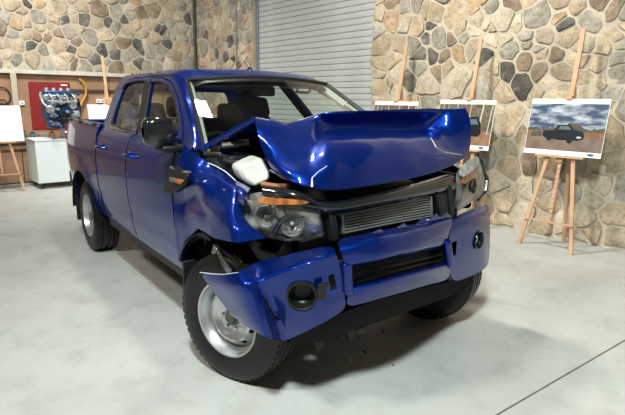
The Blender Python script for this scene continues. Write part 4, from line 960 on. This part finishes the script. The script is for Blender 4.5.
MB().box((-0.250, -0.671, 1.212), (0.18, 0.16, 0.12)).build('battery', 'black', truck, bevel=0.01)
MB().tube([(0.120, -0.709, 1.152), (0.200, -0.677, 1.149), (0.280, -0.648, 1.158)], 0.014, 8).build('copper_pipe', mat('rusty_bracket', (0.30, 0.12, 0.05), 0.6), truck)
MB().box((0.26, 0, 0.80), (0.10, 1.20, 0.46)).build('front_crossmember', 'bay', truck, bevel=0.01)

# black grille remains: the upper bar, surround and radiator
crumple('grille_bar', [
 [(0.360, -0.627, 1.116), (0.420, -0.513, 1.088), (0.440, -0.398, 1.085), (0.450, -0.161, 1.106), (0.430, 0.130, 1.123), (0.380, 0.511, 1.160)],
 [(0.420, -0.656, 1.108), (0.490, -0.559, 1.084), (0.520, -0.456, 1.083), (0.530, -0.235, 1.109), (0.500, 0.057, 1.122), (0.430, 0.471, 1.144)],
 [(0.430, -0.650, 1.069), (0.500, -0.560, 1.051), (0.530, -0.463, 1.050), (0.540, -0.243, 1.069), (0.510, 0.058, 1.072), (0.430, 0.496, 1.080)],
 [(0.400, -0.617, 1.039), (0.470, -0.530, 1.016), (0.490, -0.430, 1.018), (0.500, -0.204, 1.031), (0.470, 0.103, 1.038), (0.400, 0.546, 1.046)]], 'gloss_black', truck, sub=2, solid=0.01, sharp_rows=(1,), cr=0.5)
core = MB().grid([[(0.430, -0.435, 1.055), (0.440, -0.112, 1.055), (0.410, 0.320, 1.055)], [(0.430, -0.418, 0.892), (0.440, -0.096, 0.905), (0.410, 0.333, 0.905)]]).build('radiator', 'bay', truck, solid=0.03, off=-1, out=(1, 0, 0))
A0, A1, B0, B1 = (Vector(p) for p in ((0.455, -0.435, 1.044), (0.455, -0.418, 0.913), (0.435, 0.258, 1.041), (0.435, 0.277, 0.916)))
MID0, MID1 = Vector((0.465, -0.128, 1.044)), Vector((0.465, -0.114, 0.924))
for k in range(9):
    t = k/8; pts = [A0.lerp(A1, t), MID0.lerp(MID1, t), B0.lerp(B1, t)]
    MB().tube(pts, 0.0055, 6).build('fin', 'alu', core)
for p, q in ((A0, A1), (B0, B1)): MB().bar(p, q, 0.014, 0.02, (1, 0, 0)).build('core_tank', 'alu', core)
for pts in ([(0.460, -0.510, 1.027), (0.480, -0.497, 0.893)], [(0.440, 0.305, 1.049), (0.440, 0.354, 0.896)], [(0.420, 0.424, 1.085), (0.420, 0.470, 0.890)]):
    MB().bar(pts[0], pts[1], 0.05, 0.04, (0, 1, 0)).build('grille_post', 'black', truck, bevel=0.006)
MB().box((0.40, 0.40, 0.94), (0.06, 0.10, 0.22)).build('grille_corner', 'bay', truck, bevel=0.01)

# ------------------------------------------------------------------ bumper in three torn pieces
bar = crumple('bumper_bar', [
 [(0.550, -0.545, 0.921), (0.600, -0.387, 0.940), (0.600, -0.148, 0.939), (0.530, 0.146, 0.921), (0.440, 0.455, 0.902)],
 [(0.640, -0.591, 0.914), (0.690, -0.459, 0.935), (0.690, -0.238, 0.939), (0.610, 0.074, 0.917), (0.500, 0.393, 0.896)],
 [(0.670, -0.603, 0.898), (0.720, -0.479, 0.920), (0.720, -0.267, 0.924), (0.640, 0.043, 0.900), (0.520, 0.371, 0.872)],
 [(0.670, -0.570, 0.819), (0.720, -0.463, 0.838), (0.720, -0.262, 0.840), (0.640, 0.051, 0.802), (0.540, 0.303, 0.768)],
 [(0.600, -0.505, 0.772), (0.640, -0.383, 0.792), (0.640, -0.179, 0.789), (0.570, 0.132, 0.760), (0.480, 0.378, 0.724)]], 'paint', truck, sub=2, solid=0.006, sharp_rows=(1, 3), cr=0.7, out=(1, 0, 0), dent=0.015)
lip = crumple('bumper_lip', [
 [(0.580, -0.486, 0.678), (0.630, -0.349, 0.698), (0.620, -0.138, 0.693), (0.540, 0.174, 0.655), (0.450, 0.462, 0.612)],
 [(0.650, -0.531, 0.683), (0.710, -0.422, 0.710), (0.700, -0.219, 0.704), (0.610, 0.096, 0.658), (0.510, 0.390, 0.614)],
 [(0.650, -0.536, 0.648), (0.700, -0.411, 0.674), (0.690, -0.199, 0.664), (0.600, 0.110, 0.617), (0.500, 0.406, 0.570)],
 [(0.600, -0.512, 0.562), (0.650, -0.362, 0.593), (0.640, -0.136, 0.586), (0.550, 0.172, 0.541), (0.460, 0.462, 0.482)]], 'paint', truck, sub=2, solid=0.006, sharp_rows=(1,), cr=0.6, out=(1, 0, 0))
for k, (a, b) in enumerate((((0.655, -0.564, 0.834), (0.640, -0.528, 0.664)), ((0.535, 0.308, 0.785), (0.500, 0.394, 0.598)))):
    MB().bar(a, b, 0.05, 0.05, (0, 1, 0)).build('bumper_post', 'paint', bar, bevel=0.012)
# scuffs on the bar's torn top edge
MB().tube([(0.560, 0.031, 0.930), (0.540, 0.134, 0.930), (0.510, 0.237, 0.917), (0.485, 0.336, 0.913), (0.455, 0.437, 0.901)], [0.003, 0.006, 0.003, 0.006, 0.003], 6).build('torn_edge', 'scuff_highlight', bar)
for a, b, c in (((0.600, -0.027, 0.940), (0.570, 0.066, 0.967), (0.600, 0.068, 0.939)), ((0.590, 0.063, 0.938), (0.530, 0.219, 0.959), (0.560, 0.213, 0.930)), ((0.550, 0.207, 0.929), (0.490, 0.355, 0.942), (0.500, 0.392, 0.909)), ((0.660, -0.238, 0.959), (0.620, -0.140, 0.964), (0.650, -0.140, 0.949)), ((0.680, -0.419, 0.962), (0.650, -0.339, 0.965), (0.670, -0.330, 0.953))):
    MB().add([a, b, c], [(0, 1, 2)]).build('torn_flap', 'paint', bar, solid=0.004, out=(1, 0, 0.5))
# dark opening behind
MB().grid([[(0.500, -0.470, 0.776), (0.540, -0.078, 0.775), (0.380, 0.555, 0.713)], [(0.480, -0.448, 0.556), (0.520, -0.046, 0.576), (0.360, 0.598, 0.523)]]).build('lower_grille', 'bay', truck, solid=0.02)
for k in range(2): MB().tube([(0.560, -0.471, 0.718), (0.610, -0.347, 0.740), (0.600, -0.120, 0.730), (0.440, 0.431, 0.660)] if k == 0 else [(0.550, -0.461, 0.675), (0.600, -0.336, 0.703), (0.590, -0.108, 0.696), (0.430, 0.446, 0.622)], 0.010, 6).build('grille_blade', 'black', truck)

cor = crumple('bumper_corner', [
 [(-0.063, -1.000, 0.657), (0.237, -1.000, 0.732), (0.400, -0.990, 0.792), (0.290, -0.847, 0.787), (0.430, -0.744, 0.842), (0.500, -0.649, 0.879), (0.540, -0.549, 0.889)],
 [(-0.011, -1.000, 0.638), (0.299, -1.010, 0.700), (0.457, -1.000, 0.751), (0.450, -0.916, 0.747), (0.580, -0.841, 0.824), (0.645, -0.752, 0.864), (0.665, -0.628, 0.887)],
 [(0.027, -1.000, 0.626), (0.320, -1.010, 0.681), (0.476, -1.000, 0.727), (0.450, -0.905, 0.724), (0.580, -0.836, 0.804), (0.645, -0.746, 0.849), (0.660, -0.612, 0.863)],
 [(0.090, -0.990, 0.588), (0.363, -0.990, 0.623), (0.505, -0.970, 0.647), (0.440, -0.850, 0.607), (0.570, -0.807, 0.691), (0.635, -0.720, 0.738), (0.650, -0.577, 0.764)],
 [(0.188, -0.970, 0.527), (0.416, -0.965, 0.553), (0.525, -0.945, 0.568), (0.420, -0.797, 0.497), (0.550, -0.764, 0.578), (0.620, -0.684, 0.625), (0.640, -0.541, 0.661)],
 [(0.262, -0.940, 0.480), (0.450, -0.930, 0.479), (0.530, -0.910, 0.479), (0.380, -0.736, 0.361), (0.520, -0.701, 0.456), (0.580, -0.616, 0.516), (0.600, -0.498, 0.559)]],
 'paint', truck, sub=2, solid=0.006, sharp_rows=(1,), sharp_cols=(3,), cr=0.75, out=(1, -1, 0), base=0.15, dent=0.012)
MB().tube([(-0.058, -1.002, 0.662), (0.098, -1.002, 0.698), (0.241, -1.002, 0.736), (0.369, -0.990, 0.780)], [0.003, 0.003, 0.002, 0.002], 6).build('torn_edge', 'scuff_highlight', cor)
def slot(quad):
    """a closed block along X through the given quad, used to cut an opening"""
    q = [Vector(v) for v in quad]; n = 4
    return MB().add([v + Vector((0.07, 0, 0)) for v in q] + [v - Vector((0.09, 0, 0)) for v in q], [(0, 1, 2, 3), (7, 6, 5, 4)] + [(k, n + k, n + (k + 1) % n, (k + 1) % n) for k in range(n)])

def cut(o, cutters):
    """cut real openings into a panel, then bake the result and drop the cutting shapes"""
    tools = [c.build('cutter', 'black', truck, smooth=0) for c in cutters]
    for t in tools:
        b = o.modifiers.new('cut', 'BOOLEAN'); b.operation = 'DIFFERENCE'; b.solver = 'EXACT'; b.object = t
    bpy.context.view_layer.update()
    me = bpy.data.meshes.new_from_object(o.evaluated_get(bpy.context.evaluated_depsgraph_get()))
    o.modifiers.clear(); o.data = me
    for t in tools: bpy.data.objects.remove(t)

def fog_frame(px, nrm):
    return Matrix.Translation(px) @ Vector(nrm).normalized().to_track_quat('Y', 'Z').to_matrix().to_4x4()
def drill(px, nrm, r):
    return MB().lathe([(0.0005, -0.08), (r, -0.08), (r, 0.06), (0.0005, 0.06)], 24, fog_frame(px, nrm), closed=True)
FOG_R, FOG_L = ((0.600, -0.776, 0.689), (1, -0.75, -0.05)), ((0.425, 0.776, 0.690), (1, 0.25, 0.0))
# openings of the torn corner: fog lamp hole, intake slot and the gap of the panel below the lamp
cut(cor, [drill(*FOG_R, 0.062), slot([(0.663, -0.654, 0.778), (0.668, -0.622, 0.783), (0.662, -0.597, 0.701), (0.655, -0.634, 0.696)]),
          MB().tube([(0.462, -0.912, 0.704), (0.452, -0.874, 0.616), (0.430, -0.809, 0.514), (0.505, -0.781, 0.508), (0.600, -0.740, 0.570), (0.615, -0.716, 0.600)], 0.012, 6)])

def fog(px, nrm, parent, r, broken):
    F = fog_frame(px, nrm)
    b = MB().lathe([(r*0.90, -0.02), (r*1.12, 0.000), (r*1.08, 0.008), (r*0.98, 0.006), (r*0.86, -0.03)], 28, F).build('fog_bezel', 'gloss_black', parent)
    MB().lathe([(0.001, -0.062), (r*0.55, -0.060), (r*0.80, -0.045), (r*0.88, -0.010)], 24, F).build('fog_recess', 'black', parent)
    if not broken:
        MB().lathe([(0.001, -0.010), (r*0.4, -0.014), (r*0.66, -0.024), (r*0.68, -0.050)], 20, F).build('fog_lens', 'chrome', b)
    else:
        MB().lathe([(r*0.86, 0.004), (r*0.93, 0.012), (r*1.0, 0.012), (r*1.04, 0.004)], 28, F).build('fog_ring', 'black', b)
    return b
fog(*FOG_R, cor, 0.070, True)
MB().grid([[(0.652, -0.721, 0.753), (0.662, -0.676, 0.757)], [(0.640, -0.723, 0.671), (0.648, -0.682, 0.674)]]).build('fog_side_cover', 'black', cor, solid=0.012, off=1, out=(1, 0, 0))
corL = crumple('bumper_corner', [
 [(0.440, 0.457, 0.876), (0.400, 0.631, 0.894), (0.360, 0.805, 0.893), (0.330, 0.932, 0.895), (0.240, 1.090, 0.878)],
 [(0.500, 0.395, 0.871), (0.480, 0.532, 0.881), (0.440, 0.703, 0.872), (0.390, 0.866, 0.857), (0.300, 1.036, 0.835)],
 [(0.510, 0.370, 0.820), (0.490, 0.515, 0.828), (0.450, 0.696, 0.822), (0.400, 0.859, 0.805), (0.310, 1.041, 0.778)],
 [(0.500, 0.372, 0.730), (0.470, 0.540, 0.735), (0.440, 0.700, 0.725), (0.390, 0.884, 0.715), (0.310, 1.053, 0.689)],
 [(0.490, 0.405, 0.606), (0.470, 0.545, 0.603), (0.430, 0.728, 0.595), (0.380, 0.913, 0.587), (0.300, 1.082, 0.563)],
 [(0.450, 0.485, 0.467), (0.430, 0.591, 0.440), (0.400, 0.785, 0.436), (0.360, 0.959, 0.435), (0.280, 1.116, 0.423)]], 'paint', truck, sub=2, solid=0.006, sharp_rows=(1,), cr=0.6, out=(1, 1, 0))
cut(corL, [drill(*FOG_L, 0.051), slot([(0.510, 0.364, 0.740), (0.500, 0.473, 0.746), (0.495, 0.480, 0.647), (0.505, 0.388, 0.645)])])
fog(*FOG_L, corL, 0.058, False)
# black lower valance and hanging under tray
crumple('valance', [
 [(0.360, -0.711, 0.352), (0.530, -0.646, 0.467), (0.585, -0.492, 0.547), (0.630, -0.336, 0.576), (0.620, -0.115, 0.569), (0.530, 0.196, 0.518), (0.430, 0.520, 0.455), (0.360, 0.840, 0.406)],
 [(0.360, -0.686, 0.322), (0.500, -0.604, 0.379), (0.550, -0.447, 0.429), (0.580, -0.278, 0.455), (0.570, -0.049, 0.449), (0.480, 0.279, 0.401), (0.400, 0.586, 0.356), (0.340, 0.852, 0.339)],
 [(0.240, -0.594, 0.235), (0.360, -0.473, 0.250), (0.400, -0.305, 0.306), (0.420, -0.110, 0.325), (0.420, 0.120, 0.332), (0.360, 0.421, 0.302), (0.280, 0.741, 0.255), (0.240, 0.967, 0.263)]], 'dark', truck, sub=1, solid=0.01)
MB().box((0.05, 0, 0.36), (0.60, 0.9, 0.02)).build('under_tray', 'dark', truck)
for px in ((0.380, -0.515, 0.282), (0.420, -0.322, 0.312)): MB().box(px, (0.02, 0.05, 0.07), Matrix.Rotation(0.4, 3, 'X')).build('torn_clip', 'black', truck)

# loose bracket and brace over the right wheel
MB().bar((-0.178, -0.860, 0.749), (0.154, -0.920, 0.698), 0.05, 0.012, (0, 1, 0)).build('fender_brace', 'lampgrey', truck, bevel=0.003)
MB().box((-0.130, -0.870, 0.745), (0.05, 0.03, 0.07), Matrix.Rotation(0.5, 3, 'Y')).build('brace_end', 'lampgrey', truck, bevel=0.006)
MB().tube([(-0.094, -0.850, 0.756), (0.093, -0.870, 0.761), (0.218, -0.900, 0.755), (0.251, -0.860, 0.746)], [0.012, 0.018, 0.014, 0.02], 8).build('torn_liner', 'black', truck)
MB().box((0.142, -0.860, 0.750), (0.10, 0.04, 0.06), Matrix.Rotation(0.4, 3, 'Y')).build('torn_bracket', 'black', truck, bevel=0.01)

# ------------------------------------------------------------------ headlamps
hl = crumple('headlamp', [
 [(0.100, -0.843, 1.086), (0.200, -0.780, 1.132), (0.300, -0.709, 1.135), (0.380, -0.628, 1.114), (0.420, -0.576, 1.084)],
 [(0.120, -0.843, 1.025), (0.240, -0.792, 1.062), (0.330, -0.716, 1.069), (0.410, -0.642, 1.059), (0.450, -0.578, 1.038)],
 [(0.140, -0.820, 0.962), (0.250, -0.787, 0.969), (0.330, -0.704, 0.969), (0.420, -0.630, 0.977), (0.470, -0.567, 0.974)],
 [(0.160, -0.772, 0.899), (0.240, -0.734, 0.879), (0.310, -0.679, 0.876), (0.390, -0.596, 0.887), (0.450, -0.532, 0.907)]], 'lampchrome', truck, sub=2, solid=0.02, out=(1, -1, 0))
crumple('lamp_bezel', [
 [(0.270, -0.796, 1.174), (0.370, -0.741, 1.169), (0.430, -0.675, 1.156), (0.460, -0.624, 1.126)],
 [(0.300, -0.814, 1.145), (0.400, -0.760, 1.140), (0.460, -0.689, 1.133), (0.490, -0.621, 1.106)],
 [(0.270, -0.802, 1.114), (0.370, -0.741, 1.114), (0.430, -0.663, 1.105), (0.460, -0.593, 1.078)]], 'gloss_black', hl, sub=2, solid=0.008)
crumple('indicator', [
 [(0.290, -0.837, 1.121), (0.370, -0.782, 1.123), (0.430, -0.722, 1.121), (0.475, -0.652, 1.112)],
 [(0.300, -0.837, 1.087), (0.380, -0.782, 1.090), (0.440, -0.722, 1.093), (0.480, -0.650, 1.097)]], 'orange', hl, sub=1, solid=0.012, off=1, out=(1, -1, 0))
for px, r in (((0.300, -0.792, 1.021), 0.055), ((0.400, -0.701, 0.988), 0.060)):
    F = Matrix.Translation(px) @ Vector((1, -0.6, 0.1)).normalized().to_track_quat('Y', 'Z').to_matrix().to_4x4()
    rf = MB().lathe([(0.012, -0.05), (r*0.6, -0.03), (r*0.92, 0.005), (r, 0.018), (r*1.05, 0.012)], 22, F).build('reflector', 'reflector', hl)
    MB().lathe([(0.001, 0.0), (0.010, -0.005), (0.010, -0.05)], 10, F).build('bulb', 'cream', rf)
crumple('lamp_lens', [
 [(0.190, -0.857, 1.060), (0.310, -0.820, 1.082), (0.410, -0.755, 1.082), (0.485, -0.677, 1.081), (0.500, -0.603, 1.056)],
 [(0.210, -0.834, 0.977), (0.330, -0.810, 0.993), (0.420, -0.738, 0.997), (0.490, -0.667, 0.996), (0.510, -0.591, 0.985)],
 [(0.220, -0.770, 0.901), (0.310, -0.764, 0.894), (0.380, -0.700, 0.890), (0.450, -0.626, 0.905), (0.490, -0.556, 0.920)]], 'lens', hl, sub=2, solid=0.0)
for pts in ([(0.340, -0.803, 1.115), (0.380, -0.805, 1.047), (0.430, -0.779, 1.014), (0.360, -0.770, 0.937)], [(0.415, -0.770, 1.089), (0.425, -0.753, 1.049), (0.410, -0.778, 1.020), (0.350, -0.788, 0.948), (0.400, -0.713, 0.917)], [(0.485, -0.688, 1.038), (0.450, -0.734, 1.032), (0.430, -0.768, 1.012)], [(0.490, -0.608, 1.084), (0.495, -0.572, 0.928), (0.430, -0.673, 0.898)]):
    MB().tube(pts, 0.005, 5).build('lens_crack', 'black', hl)
# left headlamp
hL = crumple('headlamp', [
 [(0.400, 0.535, 1.155), (0.370, 0.665, 1.207), (0.320, 0.827, 1.245), (0.260, 0.953, 1.213)],
 [(0.420, 0.546, 1.087), (0.380, 0.692, 1.115), (0.340, 0.834, 1.146), (0.280, 0.959, 1.131)],
 [(0.420, 0.546, 0.997), (0.380, 0.693, 1.016), (0.340, 0.856, 1.050), (0.280, 0.992, 1.044)],
 [(0.410, 0.530, 0.894), (0.380, 0.653, 0.921), (0.330, 0.828, 0.941), (0.270, 1.005, 0.956)]], 'lampchrome', truck, sub=2, solid=0.02, out=(1, 1, 0))
crumple('lamp_bezel', [
 [(0.430, 0.496, 1.174), (0.400, 0.624, 1.225), (0.350, 0.776, 1.257)],
 [(0.450, 0.515, 1.119), (0.420, 0.646, 1.156), (0.370, 0.798, 1.199)]], 'lamp_white', hL, sub=1, solid=0.01, off=1)
crumple('indicator', [
 [(0.455, 0.499, 1.120), (0.430, 0.615, 1.146), (0.380, 0.767, 1.175)],
 [(0.455, 0.522, 1.081), (0.430, 0.638, 1.113), (0.380, 0.772, 1.135)]], 'orange', hL, sub=1, solid=0.01, off=1)
F = Matrix.Translation((0.410, 0.680, 1.061)) @ Vector((1, 0.3, 0.1)).normalized().to_track_quat('Y', 'Z').to_matrix().to_4x4()
MB().lathe([(0.012, -0.02), (0.035, -0.01), (0.048, 0.012), (0.052, 0.010)], 20, F).build('reflector', 'black', hL)
crumple('lamp_lens', [
 [(0.455, 0.533, 1.068), (0.430, 0.640, 1.100), (0.370, 0.809, 1.112)],
 [(0.450, 0.529, 0.991), (0.420, 0.652, 1.020), (0.360, 0.842, 1.033)],
 [(0.440, 0.511, 0.908), (0.410, 0.624, 0.936), (0.360, 0.788, 0.957)]], 'lens', hL, sub=2, solid=0.0)
MB().tube([(0.300, 0.865, 1.242), (0.280, 0.940, 1.195), (0.260, 0.999, 1.112), (0.240, 1.068, 1.047), (0.260, 1.028, 0.967), (0.300, 0.902, 0.929)], [0.012, 0.016, 0.014, 0.018, 0.016, 0.01], 8).build('lamp_surround', 'gloss_black', hL)

# ------------------------------------------------------------------ bits knocked loose on the floor
bits = [((-0.024, 0.169, 0.004), 0.035, 'white', 'pale shard of plastic on the floor under the bumper lip'), ((0.207, -0.158, 0.004), 0.022, 'white', 'pale crumb of plastic at the edge of the shadow before the bumper'),
        ((0.052, 0.312, 0.004), 0.028, 'black', 'black plastic sliver on the floor near the bumper lip'), ((0.189, -0.013, 0.004), 0.016, 'black', 'black crumb of plastic on the floor in the truck shadow'),
        ((0.416, -0.002, 0.004), 0.010, 'black', 'tiny black speck on the bright floor before the bumper')]
rnd = random.Random(2)
for p, s, m_, lab in bits:
    n = 6; poly = [(s*(0.6 + 0.5*rnd.random())*math.cos(2*PI*i/n), 0.5*s*(0.6 + 0.5*rnd.random())*math.sin(2*PI*i/n)) for i in range(n)]
    o = MB().prism(poly, lambda a, b, t: (a, b, t), -0.0045, 0.004).build('plastic_fragment', m_, smooth=0)
    o.location = p; o.rotation_euler = (0, 0, rnd.random()*3)
    tag(o, lab, 'fragment', 'loose fragments on the floor')
